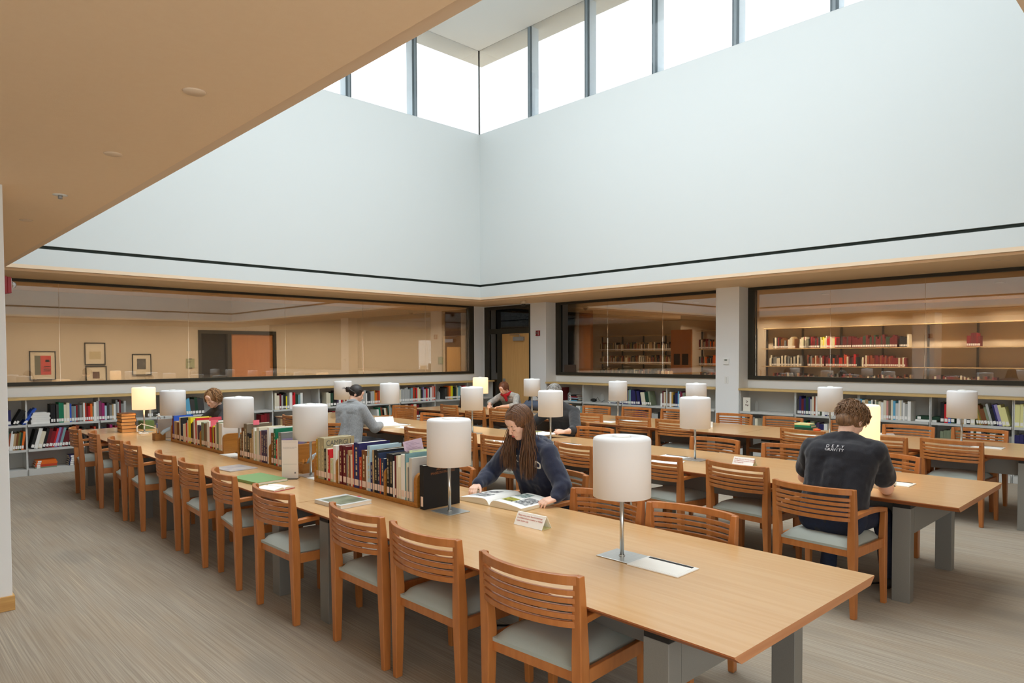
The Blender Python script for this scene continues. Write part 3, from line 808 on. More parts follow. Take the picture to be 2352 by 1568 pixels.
# right of the pillar
run_books('R','upper',4.83,4.46,'charcoal navy maroon navy dark_green navy silver cream rust white grey_green',(.25,.31),seed=25)
run_books('R','upper',4.44,4.1,'white navy grey cream white navy maroon',(.2,.26),seed=26)
run_books('R','upper',4.05,3.16,'grey cream cream white pale_grey white sky cream tan teal white charcoal cream grey_green cream white cream pink taupe cream sky pale_grey white cream silver white silver white',(.24,.31),seed=27)
flat_stack('R', .7455, 3.12, 11.12, [('white',.03,.27,.2),('dark_green',.045,.30,.22)], 'left of the lamp at the right edge', 'R')
run_books('R','upper',2.80,2.62,'black red blue dark_green',(.26,.29),seed=28)
run_books('R','upper',2.60,2.38,'white gold white black cream',(.2,.24),seed=29)
run_books('R','upper',2.36,1.98,'olive gold olive brown brown grey_green silver black navy lilac pale_yellow pale_yellow',(.22,.30),lean=-14,seed=30)
run_books('R','upper',1.95,1.45,'pale_yellow pale_yellow white black navy charcoal navy gold black',(.24,.31),seed=31)
run_books('R','middle',5.82,5.50,'red light_blue taupe brown cream grey cream',(.22,.28),seed=32)
run_books('R','middle',4.80,4.35,'teal green white red grey_green navy purple navy white',(.22,.27),seed=33)
run_books('R','middle',3.80,3.45,'white navy white charcoal black black',(.23,.28),seed=34)
run_books('R','middle',2.80,1.42,'grey_green grey_green grey_green grey_green grey_green grey_green white black navy white dark_green white lilac white dark_green white black teal white teal grey navy navy navy olive grey_green dark_blue taupe dark_red red navy teal',(.22,.29),seed=35)
run_books('R','middle',10.0,9.2,'black cream pale_yellow grey_green white teal cream',(.2,.27),seed=36)
flat_stack('R', .3855, 8.60, 11.12, [('dark_blue',.04,.30,.2),('navy',.03,.26,.2)], 'low behind the small lamp near the navy set', 'R')
run_books('R','middle',8.1,7.2,'plum plum navy plum grey silver silver black white charcoal',(.2,.26),seed=37)

# ------------------------------------------------------------------ racks on the near table
def make_rack(name_label, x0, y0, y1, divs, ang, top=.205):
    """base along y; spines face -x"""
    root = empty('book_rack', (x0, y0, T), ang, name_label, 'book rack'); L = y1-y0; W = .30
    MB().box(0, W, 0, L, .001, .030).build('rack_base', M_oak, root, bev=.003)
    def board(y, th):
        mb = MB(); pts = [(0,.03),(W,.03),(W,top+.02)]
        for k in range(7): a = PI/2+PI/2*k/6; pts.append((.05+.05*math.cos(a), top-.03+.05*math.sin(a)))
        vs = [(x, y-th/2, z) for x,z in pts]+[(x, y+th/2, z) for x,z in pts]; n = len(pts)
        mb.add(vs, [tuple(range(n)), tuple(range(2*n-1,n-1,-1))]+[((i+1)%n, i, n+i, n+(i+1)%n) for i in range(n)])
        return mb
    board(.016, .032).build('end_board', M_oak, root, bev=.002); board(L-.011, .022).build('end_board', M_oak, root, bev=.002)
    for dv in divs: board(dv-y0, .016).build('divider', M_oak, root, bev=.002)
M_oak = mat('rack oak', (176, 118, 44), .45, noise=((4, 60, 60), .7, (150, 94, 30)))
RX = {1: (2.690, 3.685, 5.06), 2: (2.735, 5.66, 6.66), 3: (2.775, 7.10, 8.68)}
make_rack('oak book rack nearest the camera, full of art books', RX[1][0], RX[1][1], RX[1][2], [4.717, 4.064], 0)
make_rack('oak book rack behind the upright folded notice', RX[2][0], RX[2][1], RX[2][2], [5.967], 0)
make_rack('farthest oak book rack, its end board rounded and bare', RX[3][0], RX[3][1], RX[3][2], [7.755], 0, top=.19)
R1 = [(5.044,5.021,.308,'mustard'),(5.014,4.969,.324,'olive_beige'),(4.968,4.917,.324,'olive_beige'),(4.917,4.885,.243,'black'),(4.885,4.862,.25,'cream'),(4.862,4.829,.242,'red'),(4.825,4.782,.177,'pale_green'),(4.776,4.733,.283,'white'),(4.704,4.691,.25,'cream'),(4.688,4.646,.291,'maroon'),(4.635,4.586,.29,'maroon'),(4.583,4.564,.232,'grey'),(4.564,4.542,.264,'tan'),(4.542,4.526,.227,'dark_red'),(4.526,4.499,.235,'cream'),(4.499,4.478,.312,'orange_red'),(4.478,4.406,.33,'navy'),(4.403,4.373,.231,'orange_red'),(4.371,4.312,.285,'brown'),(4.312,4.295,.247,'white'),(4.295,4.255,.324,'light_blue'),(4.255,4.232,.209,'navy'),(4.229,4.207,.299,'tan'),(4.207,4.161,.301,'black'),(4.161,4.137,.284,'dark_blue'),(4.137,4.121,.247,'orange_red'),(4.12,4.08,.251,'dark_blue'),(4.051,4.015,.292,'black'),(4.013,3.976,.291,'black'),(3.974,3.955,.247,'white'),(3.952,3.935,.284,'maroon'),(3.933,3.909,.289,'cream'),(3.907,3.88,.214,'cream'),(3.878,3.834,.303,'white'),(3.833,3.818,.311,'teal'),(3.816,3.803,.254,'cream'),(3.802,3.788,.223,'grey'),(3.785,3.751,.288,'pale_grey')]
R2 = [(6.623,6.593,.219,'taupe'),(6.591,6.558,.284,'brown'),(6.555,6.532,.253,'cream'),(6.53,6.46,.327,'taupe'),(6.458,6.408,.242,'black'),(6.406,6.36,.199,'tan'),(6.357,6.319,.285,'tan'),(6.317,6.292,.304,'white'),(6.289,6.255,.274,'pale_green'),(6.251,6.195,.315,'cream'),(6.193,6.174,.285,'grey'),(6.172,6.149,.283,'pink'),(6.149,6.109,.292,'purple'),(6.108,6.067,.292,'purple'),(6.065,6.028,.291,'purple'),(6.026,5.983,.325,'white'),(5.951,5.899,.284,'brown'),(5.895,5.856,.325,'green'),(5.854,5.83,.23,'red'),(5.828,5.804,.243,'cream'),(5.803,5.745,.300,'grey'),(5.741,5.704,.247,'lavender')]
R3 = [(8.655,8.626,.242,'dark_red'),(8.623,8.596,.275,'blue'),(8.593,8.504,.215,'tan'),(8.501,8.427,.205,'brown'),(8.421,8.379,.272,'cream'),(8.376,8.35,.269,'black'),(8.347,8.308,.196,'dark_blue'),(8.301,8.252,.199,'cream'),(8.249,8.207,.207,'cream'),(8.204,8.169,.22,'red'),(8.167,8.129,.248,'cream'),(8.126,8.053,.285,'yellow'),(8.048,8.008,.226,'black'),(8.005,7.968,.244,'brown'),(7.965,7.916,.271,'white'),(7.913,7.882,.29,'red'),(7.879,7.851,.266,'cream'),(7.848,7.774,.22,'purple'),(7.736,7.661,.257,'grey_green'),(7.658,7.624,.248,'brown'),(7.621,7.579,.246,'taupe'),(7.574,7.506,.277,'white'),(7.501,7.453,.226,'red'),(7.451,7.418,.22,'brown'),(7.415,7.394,.241,'yellow'),(7.392,7.354,.229,'dark_red'),(7.352,7.317,.259,'cream'),(7.312,7.259,.285,'grey_green'),(7.254,7.209,.28,'cream'),(7.205,7.159,.283,'white')]
RN = {1:'nearest book rack', 2:'middle book rack', 3:'farthest book rack'}
for rk, L in ((1,R1),(2,R2),(3,R3)):
    for i,(ya,yb,h,c) in enumerate(L):
        t = ya-yb-.0012; M4 = Matrix.Translation((RX[rk][0]+.012, ya-.0006, T+.031)) @ Matrix.Rotation(-PI/2, 4, 'Z')
        nb = [cn(L[j][3]) for j in (i-1,i+1) if 0 <= j < len(L)]
        hz = 'tall' if h > .28 else ('short' if h < .23 else 'medium')
        lab = '%s %s book %s in the %s' % (hz, cn(c), ('between %s and %s' % tuple(nb)) if len(nb)==2 else 'at the end next to '+nb[0], RN[rk])
        d = min(.27, h*.82+.02) if rk == 1 else min(.25, h*.8)
        add_book(M4, t, h, d, c, lab, None, force=10, letters=(rk*100+i) if (c not in ('white','cream','pale_grey') and t > .02 and rk < 3) else 0, lm=M_labp)
# ------------------------------------------------------------------ build the books: the largest in view one by one, the others as one mass
NIND = 268
BK.sort(key=lambda b: -b['score'])
used = {}
cnt = {}
stuff = MB(); smats = []; sidx = {}
def smi(m):
    if m.name not in sidx: sidx[m.name] = len(smats); smats.append(m)
    return sidx[m.name]
for i,b in enumerate(BK[:NIND]):
    lab = b['label']; used.setdefault(lab, []).append(b)
for lab, L in used.items():
    if len(L) > 1:
        L.sort(key=lambda b: (b['M'].translation.x/max(b['M'].translation.y,.1)))      # left to right as seen
        for k,b in enumerate(L):
            b['label'] = ('%s of %s alike: ' % (['leftmost','second','third','fourth','fifth','sixth','seventh','eighth'][k], ['','one','two','three','four','five','six','seven','eight'][len(L)]) + lab)
for b in BK[:NIND]:
    w = b['label'].split()
    if len(w) > 16: b['label'] = ' '.join(w).replace(' at the row end','').replace(' alike:','').replace('wall section','wall')
    if len(b['label'].split()) > 16: b['label'] = b['label'].replace(' of two','').replace(' of three','').replace(' medium','').replace('medium ','')
    if len(b['label'].split()) > 16: b['label'] = ' '.join(b['label'].replace(' shelf,',',').replace(' book ',' ').split()[:16])
    mb = MB(); book_mb(mb, b['t'], b['h'], b['d'], None, (0,1,2,3), True, b['letters'])
    o = mb.build('book', [bmat(b['c']), M_page, b['lm'], M_gold]); o.matrix_world = b['M']
    b['obj'] = o
    tag(o, b['label'], 'book', b['group'])
for b in BK[NIND:]:
    book_mb(stuff, b['t'], b['h'], b['d'], b['M'], (smi(bmat(b['c'])), smi(M_page), smi(M_lab)), True)

# stack room shelving and its books (part of the mass)
M_sshelf = mat('stack shelf metal', (196,168,120), .6)
M_supr = mat('stack upright dark', (70, 62, 52), .6)
def stack_run(x, y0, y1, label, face=-1):
    root = empty('stack_shelving', (x, y0, 0), 0, label, 'shelving'); L = y1-y0
    for z in (.45, .95, 1.41, 1.87, 2.40):
        MB().box(-.34, 0, 0, L, z-.02, z).build('shelf', M_sshelf, root)
    n = int(round(L/.93))
    for k in range(n+1): MB().box(-.05, -.01, L*k/n-.02, L*k/n+.02, 0, 2.42).build('upright', M_supr, root)
    return root
stack_run(17.88, -1.0, 8.6, 'long tan shelving on the far wall behind the large right window')
stack_run(17.88, 8.9, 10.55, 'shelving right of the orange panel behind the middle window')
stack_run(20.4, 11.6, 16.2, 'dim shelving far behind the middle window')
r = random.Random(5)
def fill(x, z, y0, y1, pal, hr=(.2,.3)):
    y = y1
    while y > y0+.03:
        t = r.uniform(.025,.05); h = r.uniform(*hr); c = r.choice(pal)
        M4 = Matrix.Translation((x-.30, y, z)) @ Matrix.Rotation(-PI/2, 4, 'Z')
        book_mb(stuff, t*.96, h, .22, M4, (smi(bmat(c)), smi(M_page), smi(M_lab)), True); y -= t
P1 = ['maroon','maroon','dark_red','cream','black','charcoal']; P2 = ['dark_green','maroon','maroon','dark_green']; P3 = ['black','charcoal','brown','cream','tan','rust','dark_red','grey']
X1 = 17.88
for z,y0,y1,pal in ((1.87,7.70,8.30,P3),(1.87,7.35,7.6,['cream','pale_green']),(1.87,7.10,7.5,P1),(1.87,6.70,7.08,['cream','red','yellow','pale_yellow']),(1.87,6.35,6.70,['black','maroon','charcoal']),(1.87,5.30,6.33,P2),(1.87,5.08,5.28,['cream','black']),
                    (1.87,3.70,3.95,['dark_red','maroon']),(1.87,2.15,2.9,['black','tan','gold','brown','cream','charcoal']),(1.87,.4,1.55,['dark_green','dark_red','red','black']),
                    (1.41,7.55,8.4,['charcoal','grey','black','cream']),(1.41,7.0,7.4,P3),(1.41,6.2,6.95,['black','orange_red','cream','maroon','red']),(1.41,5.15,6.1,['maroon','dark_red','rust','cream']),
                    (1.41,2.2,2.75,['black','tan','gold']),(1.41,.3,1.6,['orange','rust','brown','cream','black','orange_red']),
                    (.95,7.2,8.3,P3),(.95,5.0,6.9,P3),(.95,3.4,4.6,['dark_red','maroon','brown','cream']),(.95,.3,2.9,['dark_red','orange_red','navy','cream','black','brown'])):
    fill(X1, z, y0, y1, pal)
for z in (1.87,1.41,.95): fill(X1, z, 8.95, 10.5, P3+['rust','orange'])
for z in (1.87,1.41,.95): fill(20.4, z, 11.7, 16.1, ['charcoal','brown','olive','cream','black','taupe','rust','tan'], (.18,.3))
o = stuff.build('distant_books', smats)
tag(o, 'many more books on the lower shelves and in the stack room beyond the glass', 'books', None, 'stuff')
# orange end panel and posters, pillar, corridor things
e = empty('shelving_end_panel', (17.0, 10.39, 0), 0, 'orange wood end panel with two dark notices beyond the middle window', 'panel')
MB().box(0, .06, 0, .66, 0, 2.42).build('panel_board', M_odoor, e)
for y in (.09, .36): MB().box(-.006, -.001, y, y+.2, 1.43, 1.74).build('notice', mat('dark notice', (60,44,30), .6), e)
o = MB().box(14.0, 14.10, 11.53, 11.925, 0, ZC).build('orange_column', M_odoor); tag(o, 'tall orange wood column just inside the middle window', 'column')
# ------------------------------------------------------------------ people
from mathutils import noise as mnoise
M_skin = mat('skin light', (238,194,170), .5, spec=.35); M_skin.node_tree.nodes['Principled BSDF'].inputs['Subsurface Weight'].default_value = .12
M_skin.node_tree.nodes['Principled BSDF'].inputs['Subsurface Radius'].default_value = (.02,.008,.004)
M_lips = mat('lips', (190,98,92), .45); M_brow = mat('eyebrow brown', (84,58,42), .8); M_lash = mat('lash dark', (44,30,26), .7)
def fuse(name, mb, voxel, m, parent=None, smooth=6, fold=0, fscale=9, seed=0):
    """union of closed volumes into one continuous smooth surface"""
    me = bpy.data.meshes.new('tmp'); me.from_pydata(mb.v, [], mb.f); me.update()
    o = bpy.data.objects.new('tmp', me); C.objects.link(o)
    rm = o.modifiers.new('r', 'REMESH'); rm.mode = 'VOXEL'; rm.voxel_size = voxel; rm.use_smooth_shade = True
    if smooth: s = o.modifiers.new('s', 'SMOOTH'); s.factor = .5; s.iterations = smooth
    dg = bpy.context.evaluated_depsgraph_get(); dg.update()
    out = bpy.data.meshes.new_from_object(o.evaluated_get(dg)); bpy.data.objects.remove(o); bpy.data.meshes.remove(me)
    if fold:
        ns = [v.normal.copy() for v in out.vertices]; off = V((seed*3.1, seed, 0))
        for v,n in zip(out.vertices, ns):
            p = v.co*fscale+off; a = mnoise.noise(V((p.x, p.y, p.z*.6))) + .5*mnoise.noise(p*2.3)
            v.co += n*fold*(a if a < 0 else a*.6)
    out.materials.clear(); out.materials.append(m); out.name = name
    for p in out.polygons: p.use_smooth = True
    ob = bpy.data.objects.new(name, out); C.objects.link(ob)
    if parent is not None: ob.parent = parent
    return ob
def hand(mb, w, d, n, s, curl=(18,28,20), k=1.0, spread=.5, thumb=1.0):
    """w wrist, d towards the fingers, n out of the palm, s towards the thumb side; returns fingertips"""
    w = V(w); d = V(d).normalized(); n = V(n); n = (n-d*n.dot(d)).normalized(); s = V(s); s = (s-d*s.dot(d)-n*s.dot(n)).normalized()
    tips = []
    for i,(off,L,r) in enumerate(((.029,.070,.0084),(.010,.079,.0088),(-.009,.073,.0084),(-.027,.057,.0075))):
        kn = w + (d*(.086-.004*abs(i-1)) + s*off)*k
        mb.cap(w + s*off*.5*k + d*.008*k, kn, .0155*k, .0118*k, 10)
        dd = (d + s*off*spread*4).normalized(); p = kn
        for j,(fr,cu_) in enumerate(zip((.44,.31,.25), curl)):
            dd = (Quaternion(d.cross(n).normalized(), math.radians(cu_+i*2))) @ dd
            q = p + dd*L*fr*k; mb.cap(p, q, r*(1-.08*j)*k, r*(.95-.10*j)*k, 8); p = q
        tips.append((p, dd, n))
    t0 = w + (d*.020 + s*.020)*k; t1 = w + (d*.052 + s*.046*thumb + n*.010)*k
    mb.cap(t0, t1, .0165*k, .012*k, 10); t2 = t1 + (d*.026 + s*.010*thumb + n*.010)*k; mb.cap(t1, t2, .0115*k, .0098*k, 8)
    t3 = t2 + (d*.022 + s*.001 + n*.010)*k; mb.cap(t2, t3, .0098*k, .008*k, 8); tips.append((t3, (t3-t2).normalized(), n))
    return tips
def head_matrix(c, f, u=(0,0,1)):
    f = V(f).normalized(); l = V(u).cross(f).normalized(); up = f.cross(l)
    return Matrix(((f.x,l.x,up.x,c[0]),(f.y,l.y,up.y,c[1]),(f.z,l.z,up.z,c[2]),(0,0,0,1)))
def head(mb, H, k=1.0):
    R3 = H.to_3x3()
    def E(c, r): mb.ell(H @ (V(c)*k), tuple(a*k for a in r), rot=R3, n=20)
    def P(a, b, r1, r2): mb.cap(H @ (V(a)*k), H @ (V(b)*k), r1*k, r2*k, 12)
    E((-.014,0,.022), (.097,.076,.090)); E((.026,0,-.034), (.060,.057,.080)); E((.058,0,-.090), (.024,.025,.020))
    E((.050,.036,-.024), (.028,.024,.026)); E((.050,-.036,-.024), (.028,.024,.026))
    P((.030,.040,-.072), (.055,.012,-.094), .018, .018); P((.030,-.040,-.072), (.055,-.012,-.094), .018, .018)
    P((.079,0,.016), (.103,0,-.026), .0070, .0105); E((.100,.011,-.031), (.009,.006,.006)); E((.100,-.011,-.031), (.009,.006,.006))
    P((.070,-.034,.020), (.070,.034,.020), .013, .013); E((.070,0,.045), (.018,.05,.035)); E((.080,0,-.058), (.014,.024,.018))
    for s in (-1,1):
        E((.070,.030*s,-.002), (.015,.017,.012))
        E((-.006,.078*s,-.012), (.017,.007,.029)); E((-.002,.080*s,-.034), (.009,.006,.010))
def face_bits(H, root, k=1.0, lips=M_lips, brow=M_brow):
    b = MB(); l = MB(); e = MB()
    for s in (-1,1):
        b.tube([H @ (V((.083,.014*s,.020))*k), H @ (V((.083,.030*s,.0255))*k), H @ (V((.070,.048*s,.019))*k)], [.0022*k,.0028*k,.0012*k], 6, flat=.6)
        e.tube([H @ (V((.0845,.017*s,-.006))*k), H @ (V((.0862,.030*s,-.0105))*k), H @ (V((.077,.043*s,-.006))*k)], [.0009*k,.0017*k,.0010*k], 6)
    R3 = H.to_3x3()
    l.ell(H @ (V((.0925,0,-.0545))*k), (.004*k,.019*k,.0038*k), rot=R3); l.ell(H @ (V((.0915,0,-.0615))*k), (.005*k,.0165*k,.0048*k), rot=R3)
    b.build('eyebrows', brow, root); e.build('eyelashes', M_lash, root); l.build('lips', lips, root)
def torso(mb, J, e=0.0, k=1.0, low=True):
    """trunk between pelvis, chest and neck; e widens it (clothes)"""
    pel, ch, nk = V(J['pelvis']), V(J['chest']), V(J['neck']); sl, sr = V(J['shL']), V(J['shR']); hl, hr = V(J['hipL']), V(J['hipR'])
    wl, wr = hl.lerp(sl, .5), hr.lerp(sr, .5); mid = pel.lerp(ch, .5)
    wl = wl.lerp(mid, .25); wr = wr.lerp(mid, .25)
    if low: mb.cap(hl, hr, (.105+e)*k, (.105+e)*k)
    for a,w,s in ((hl,wl,sl),(hr,wr,sr)):
        sh = s.lerp(ch, .38)
        mb.cap(a, w, (.098+e)*k, (.088+e)*k); mb.cap(w, sh, (.088+e)*k, (.094+e)*k); mb.cap(sh, s, (.090+e)*k, (.058+e)*k)
        mb.cap(s, nk.lerp(s, .15), (.052+e)*k, (.050+e*.6)*k)
    for i in range(9):
        f_ = i/8; wdt = (.100-.014*math.sin(PI*f_)+e)*k
        def pt(a,w,b): return a.lerp(w, f_*2) if f_ < .5 else w.lerp(b.lerp(ch,.38), f_*2-1)
        pl, pr_ = pt(hl,wl,sl), pt(hr,wr,sr); mb.cap(pl, pr_, wdt, wdt)
    mb.cap(pel, mid, (.108+e)*k, (.098+e)*k); mb.cap(mid, ch, (.098+e)*k, (.108+e)*k); mb.cap(ch, nk, (.098+e)*k, (.058+e*.5)*k)
def person(label, J, H, top, sleeve='long', vox=.007, k=1.0, topvox=None, pants=(28,34,52), hands=None, shoe=(30,28,28), fold=.010, e=.014, fb=True, cuff=None, lips=M_lips, brow=M_brow, skin=None, ak=1.0, hipr=.107):
    sk = skin or M_skin
    mb = MB(); head(mb, H, k)
    nk = V(J['neck']); mb.cap(H @ (V((-.025,0,-.05))*k), nk, .050*k, .056*k); mb.cap(nk, V(J['chest']).lerp(nk, .6), .055*k, .06*k)
    torso(mb, J, -.006, k)
    for s in 'LR':
        sh, el, wr = V(J['sh'+s]), V(J['el'+s]), V(J['wr'+s])
        mb.cap(sh, el, .049*k*ak, .042*k*ak); mb.cap(el, el.lerp(wr,.35), .043*k*ak, .042*k*ak); mb.cap(el.lerp(wr,.35), wr, .042*k*ak, .026*k)
        hp, kn, an = V(J['hip'+s]), V(J['kn'+s]), V(J['an'+s])
        mb.cap(hp, kn, .082*k, .055*k); mb.cap(kn, kn.lerp(an,.3), .054*k, .055*k); mb.cap(kn.lerp(an,.3), an, .055*k, .036*k)
        mb.cap(an, an + V(J['toe']).normalized()*.17 - V((0,0,.03)), .035*k, .03*k)
    tips = []
    for hd in hands: tips.append(hand(mb, **hd))
    body = fuse('person', mb, vox, sk, None, 4)
    tag(body, label, 'person')
    if fb: face_bits(H, body, k, lips, brow)
    mb = MB(); torso(mb, J, e, k, sleeve != 'short')
    for s in 'LR':
        sh, el, wr = V(J['sh'+s]), V(J['el'+s]), V(J['wr'+s])
        if sleeve == 'long':
            mb.cap(sh, el, (.056+e)*k, (.048+e)*k); mb.cap(el, el.lerp(wr,.4), (.050+e)*k, (.044+e)*k); c = el.lerp(wr, .93)
            mb.cap(el.lerp(wr,.4), c, (.044+e)*k, (.026+e)*k)
        elif sleeve == 'half':
            mb.cap(sh, el, (.054+e)*k, (.048+e)*k); mb.cap(el, el.lerp(wr,.35), (.046+e)*k, (.036+e)*k)
        else:
            mb.cap(sh, sh.lerp(el,.66), (.058+e)*k, (.066+e)*k); mb.cap(sh.lerp(V(J['chest']),.3), sh, (.075+e)*k, (.056+e)*k)
    mb.cap(V(J['neck'])+V((0,0,-.02)), V(J['chest']), .060*k, .09*k)
    sweater = fuse('shirt' if sleeve != 'long' else 'sweater', mb, topvox or vox, top, body, 12, fold, 11, seed=len(label))
    pm = mat('trousers %d %d %d' % pants, pants, .9, noise=((60,60,60), .5, tuple(int(c*1.35) for c in pants)))
    mb = MB(); hl, hr = V(J['hipL']), V(J['hipR']); mb.cap(hl, hr, hipr*k, hipr*k)
    for s in 'LR':
        hp, kn, an = V(J['hip'+s]), V(J['kn'+s]), V(J['an'+s])
        mb.cap(hp, kn, .096*k, .068*k); mb.cap(kn, an.lerp(kn,.08), .068*k, .055*k)
    fuse('trousers', mb, max(vox,.008), pm, body, 4, .006, 10)
    for s in 'LR':
        an = V(J['an'+s]); t = V(J['toe']).normalized(); mb = MB()
        mb.cap(an+V((0,0,-.035))-t*.04, an+V((0,0,-.045))+t*.19, .042, .038); mb.ell(an+V((0,0,-.015)), (.048,.048,.05))
        mb2 = fuse('shoe', mb, .009, mat('shoe %d' % shoe[0], shoe, .6), body, 3)
        zmin = min(v.co.z for v in mb2.data.vertices)
        for v in mb2.data.vertices: v.co.z = max(v.co.z, .004) if zmin < .004 else v.co.z
    for v in body.data.vertices:
        if v.co.z < .02: v.co.z = .02
    return body, sweater, tips
def hairtubes(name, strands, m, parent, n=5, flat=1.0):
    mb = MB()
    for pts, rs in strands: mb.tube(pts, rs, n, flat=flat)
    return mb.build(name, m, parent)
def hair_mat(name, c1, c2, rough=.45, sc=90):
    return mat(name, c1, rough, noise=((sc,sc,6), .9, c2), spec=.5, sheen=0)
def scalp(H, th, ph, g=.0, k=1.0, c=(-.020,0,.026), r=(.101,.083,.094)):
    """point on the hair shell: th from the crown, ph around (0 = front, 90 = left)"""
    t, p = math.radians(th), math.radians(ph)
    return H @ (V((c[0]+(r[0]+g)*math.sin(t)*math.cos(p), c[1]+(r[1]+g)*math.sin(t)*math.sin(p), c[2]+(r[2]+g)*math.cos(t)))*k)
def side_path(H, x0, s, steps, g, sweep_, k=1.0, back=0.0):
    """from the parting over the side of the skull down to the jaw"""
    out = []
    for i in range(steps+1):
        a = math.radians(4+sweep_*i/steps); xx = x0 - back*(i/steps)**1.3
        rx = max(0.05, 1-((xx+.020)/.112)**2)**.5
        out.append(H @ (V((xx, s*(.083+g)*rx*math.sin(a)*1.0, .026+(.094+g)*rx*math.cos(a)))*k))
    return out
rs_ = random.Random(11)

# --- long-haired reader in the navy sweatshirt
M_navy = mat('navy sweatshirt', (27,33,56), .95, noise=((160,160,160), .5, (38,46,74)), sheen=.25, bump=(400,.3))
H = head_matrix((3.420,3.470,1.245), (-.84,.10,-.50))
J = dict(pelvis=(3.735,3.47,.60), chest=(3.60,3.465,.93), neck=(3.515,3.465,1.115), shL=(3.515,3.275,1.035), shR=(3.535,3.650,1.045),
         hipL=(3.735,3.38,.595), hipR=(3.735,3.56,.595), elL=(3.475,3.105,.835), elR=(3.49,3.845,.83), wrL=(3.375,3.075,.772), wrR=(3.285,3.765,.785),
         knL=(3.28,3.35,.55), knR=(3.28,3.62,.55), anL=(3.30,3.36,.09), anR=(3.30,3.62,.09), toe=(-1,0,0))
hands = [dict(w=J['wrL'], d=(-.90,.28,-.12), n=(-.15,.30,-.95), s=(.25,.95,.2), curl=(20,26,16), k=.95),
         dict(w=J['wrR'], d=(-.80,-.42,-.20), n=(-.2,-.2,-.95), s=(.35,-.9,.2), curl=(24,30,18), k=.95)]
girl, gs, tips = person('person with long brown hair in a navy sweatshirt reading the large open picture book', J, H, M_navy, 'long', .0042, .97, .006, (40,44,60), hands, fold=.012, e=.020)
nm = MB()
for t in tips:
    for p,dd,n in t: nm.ell(p + dd*.003 - n*.0052, (.0052,.0052,.0035), n=8)
nm.build('nails', mat('red nail varnish', (196,30,40), .25), girl)
G1 = hair_mat('long brown hair', (128,86,54), (66,44,30), .42, 160)
st = []
for s in (-1,1):
    for i in range(430):
        u_ = rs_.random(); x0 = -.105 + .178*u_; g = rs_.uniform(.000,.010); bk = max(0, x0+.005)*rs_.uniform(.85,1.25)
        pth = side_path(H, x0, s, 9, g, rs_.uniform(92,114), .97, bk)
        e0 = pth[-1]
        # gather into one bundle each side, falling straight down
        tgt = V((3.425, 3.562, 0)) if s < 0 else V((3.435, 3.388, 0))
        Lz = rs_.uniform(.845,.95) if s > 0 else rs_.uniform(.885,.98)
        off = V((rs_.gauss(0,.027), rs_.gauss(0,.027), 0)); ph = rs_.uniform(0,6)
        for j in range(1,12):
            f_ = j/11; z = e0.z + (Lz-e0.z)*f_; q = e0.lerp(tgt+off*(1-.1*f_), min(1,f_*1.4)**.8); wv = .007*math.sin(ph*.3+f_*8)*f_
            pth.append(V((q.x+wv, q.y+wv*.8, z)))
        r0 = rs_.uniform(.0016,.0034); k_ = len(pth)
        st.append((pth, [r0*(.55 if j == 0 else 1)*(1 if j < k_-4 else (k_-j)/4.2) for j in range(k_)]))
for i in range(46):        # back of the head, falling behind the shoulders
    ph0 = rs_.uniform(110,250); pth = [scalp(H, t, ph0, rs_.uniform(0,.006), .97) for t in (5,30,55,80,100,120)]
    e0 = pth[-1]
    for j in range(1,5): pth.append(V((e0.x+.01*j, e0.y, e0.z-.035*j)))
    st.append((pth, [.005]*6+[.006,.005,.004,.002]))
hair = hairtubes('hair', st, G1, girl, 5)
cp = MB(); cp.ell(H @ V((-.021,0,.026)), (.098,.080,.092), rot=H.to_3x3(), n=28); cp.ell(H @ V((.012,0,.066)), (.066,.064,.048), rot=H.to_3x3(), n=24); cp.build('hair_cap', G1, hair)
# hood resting on the shoulders
hm = MB(); ring = []
for i in range(13):
    a = math.radians(-150+300*i/12); ring.append(V((3.555+.075*math.cos(a), 3.462+.098*math.sin(a), 1.105+.012*math.cos(a)-(.05 if abs(a)>2 else 0))))
for a,b in zip(ring, ring[1:]): hm.cap(a, b, .026, .026)
for a,b in zip(ring[3:10], ring[4:10]): hm.cap(a+V((.035,0,-.035)), b+V((.035,0,-.035)), .036, .036)
fuse('hood', hm, .006, M_navy, girl, 5, .006, 12)
# letters on the chest, laid onto the cloth
M_let = mat('felt letters', (226,222,214), .9)
def letters_on(target, txt, centre, right, up, toward, size, arc, parent, pitch, m=M_let, extr=.0012, bold=0):
    me = target.data; bvh = BVHTree.FromPolygons([v.co for v in me.vertices], [p.vertices for p in me.polygons])
    right = V(right).normalized(); up = V(up).normalized(); toward = V(toward).normalized(); n = len(txt)
    vs = []; fs = []
    for i,chh in enumerate(txt):
        if chh == ' ': continue
        u = (i-(n-1)/2)*pitch; tm = text_mesh(chh, size, extrude=extr, bold=bold)
        ang = -arc*u; ca, sa = math.cos(ang), math.sin(ang); base = len(vs)
        for v in tm.vertices:
            x = v.co.x*ca - v.co.y*sa + u; y = v.co.x*sa + v.co.y*ca - arc*u*u*.5
            o = V(centre) + right*x + up*y + toward*.35
            hit = bvh.ray_cast(o, -toward)
            p = hit[0] if hit[0] is not None else V(centre)+right*x+up*y
            vs.append(p + toward*(.004+v.co.z))
        for p in tm.polygons: fs.append([base+q for q in p.vertices])
        bpy.data.meshes.remove(tm)
    mb = MB(); mb.add(vs, fs); return mb.build('lettering', m, parent)
letters_on(gs, 'OAKLAND', (3.46,3.470,.958), (0,-1,0), (.35,0,.94), (-.95,0,.25), .066, 2.2, girl, .050, bold=.0012)

